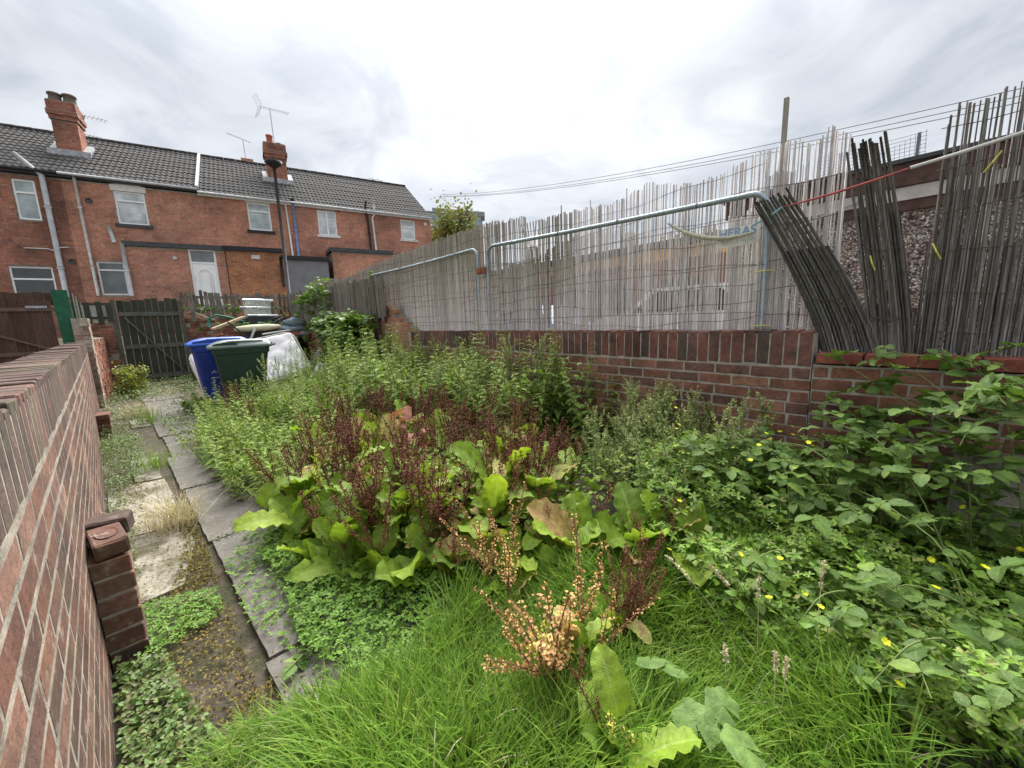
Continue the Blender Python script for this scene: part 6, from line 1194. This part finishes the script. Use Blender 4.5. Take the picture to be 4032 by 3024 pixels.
# --- filler undergrowth between the big plants
fill = np.array([(.75, 1.75), (1.3, 1.35), (2.0, 1.15), (3.12, 1.5), (3.12, 6.5), (3.0, 9.5), (1.2, 7.2), (.38, 6.5), (.36, 3.8), (.5, 3.0)]); g = Geo(); leaves(g, fill, 15000, LEAF3, .022, .055, .02, .52, 71, .5, 2.6); leaves(g, wallN, 5200, LEAF3, .03, .075, .25, 1.0, 74, .55, 3.4); leaves(g, midN, 3600, LEAF3, .03, .07, .15, .62, 75, .55, 3.); leaves(g, leftN, 2600, LEAF3, .025, .06, .08, .42, 76, .55, 3.)
stuff(g, 'undergrowth', LF['nettle'], 'tangled green undergrowth filling the gaps between docks and nettles', 'undergrowth')
fill2 = np.array([(.75, 1.75), (1.3, 1.4), (2.0, 1.6), (2.4, 3.4), (1.4, 4.2), (.8, 3.0)]); g = Geo(); leaves(g, fill2, 380, blade(4, 5, 1., .5, ov, .3, -.9, .3, .06, 3), .05, .11, .02, .40, 72, .6, 3.); stuff(g, 'withered_leaves', LF['dockold'], 'withered pinkish brown leaves scattered through the dock clump', 'dead leaves', True)
g = Geo(); leaves(g, np.array([(2.35, 6.5), (3.1, 6.3), (3.1, 9.0), (2.5, 8.6)]), 4200, LEAF3, .04, .085, .1, 1.45, 73, .5, 2.); stuff(g, 'bramble_undergrowth', LF['bramble'], 'dark bramble leaves massed under the mound by the buff wall', 'undergrowth')
# --- mallow leaves, bottom right
ml = thing('mallow', (.98, .37, 0), 'pale green mallow with round scalloped leaves at the bottom of the lawn', 'mallow')
def mallow_leaf(r0, seed):
    r = np.random.default_rng(seed); n = 40; V = [(0, 0, 0)]; uv = [(0, 0)]
    for k, f in enumerate((.35, .7, 1.)):
        for i_ in range(n):
            a_ = .22+i_/(n-1)*(6.283-.44); lob = 1+.07*math.cos(a_*6)*f+.03*math.cos(a_*24)*f; rr = r0*f*lob; V.append((rr*math.sin(a_), -rr*math.cos(a_), .035*r0*f*math.cos(a_*6)*f-.10*r0*f*f)); uv.append((abs(math.sin(a_*3))*.6, f))
    Fq = [(1+k*n+i_, 1+k*n+i_+1, 1+(k+1)*n+i_+1, 1+(k+1)*n+i_) for k in range(2) for i_ in range(n-1)]; g = Geo().add(V, Fq, np.array(uv)); g.Fc.append((np.array([(0, 2+i_, 1+i_) for i_ in range(n-1)]), 0)); return g.mesh('leaf', LF['mallow'], True)
for k, (px, py, z, r0, el) in enumerate(((2740, 2850, .24, .060, .5), (2845, 2775, .22, .050, .5), (2930, 2940, .27, .055, .45), (2650, 2630, .22, .045, .6), (2560, 2600, .22, .048, .6))):
    q = onz(px, py, z); o = link('leaf', mallow_leaf(r0, k), ml, tuple(q-np.array((.98, .37, 0)))); o.rotation_euler = (.35, -.15+.1*k, -.8+k*.7); part(Geo().tube([(.98+.02*k, .37, .0), ((.98+q[0])/2, (.37+q[1])/2, z*.7), tuple(q)], .0022, 5), 'stem', LF['stemgreen'], ml)
# --- shrub by the gate
def bush(loc, rad, n, mat, label, cat_, stems, seed, lsz, name='shrub', trunk='stemgreen'):
    r = np.random.default_rng(seed); t = thing(name, loc, label, cat_); loc = np.array(loc); g = Geo(); tips = []
    for k in range(stems):
        d = r.normal(0, 1, 3); d /= np.linalg.norm(d); tip = np.array((d[0]*rad[0], d[1]*rad[1], rad[2]*(1+.9*d[2])))*r.uniform(.6, 1); mid = tip*np.array((.4, .4, .55)); g.tube(np.array([(0, 0, 0), mid, tip])+loc, [.016*rad[2], .008*rad[2], .003*rad[2]], 5); tips.append(tip)
    part(g, 'stems', LF[trunk], t); T = np.array(tips); c = T[r.integers(0, stems, n)]*r.uniform(.55, 1.05, (n, 1))+r.normal(0, .11, (n, 3))*np.array(rad); g = Geo(); rep(g, LEAF3, RZX(r.uniform(0, 6.28, n), r.normal(0, .6, n), r.normal(0, .5, n)), c+loc, lsz*r.uniform(.6, 1.3, n)); part(g, 'foliage', LF[mat], t); return t
q = onz(515, 1560); bush((q[0]+.05, q[1]-.2, .01), (.32, .3, .44), 2600, 'shrub', 'yellow green bushy weed growing in front of the garden gate', 'shrub', 26, 81, .045)
q = onz(1000, 1330); bush((.35, 8.2, 0), (.2, .3, .2), 500, 'nettle', 'low leafy weed at the foot of the blue bin', 'weed', 10, 83, .05)
# --- far trees
LF['bark'] = plain('bark', (.09, .07, .05), .9, .3, 6)
bush((14.6, 21.5, 1.0), (2.2, 2.2, 4.3), 18000, 'tree', 'olive green tree beside the end house beyond the reed screen', 'tree', 60, 91, .23, 'garden_tree', 'bark'); bush((21, 10.5, .3), (1.8, 1.8, 2.9), 5000, 'tree', 'tree showing faintly through the nearer reed screen', 'tree', 30, 92, .2, 'garden_tree', 'bark'); bush((19.5, 8.0, .3), (1.5, 1.5, 2.6), 3000, 'tree', 'smaller tree showing through the reed screen near the rag', 'tree', 24, 93, .18, 'garden_tree', 'bark')
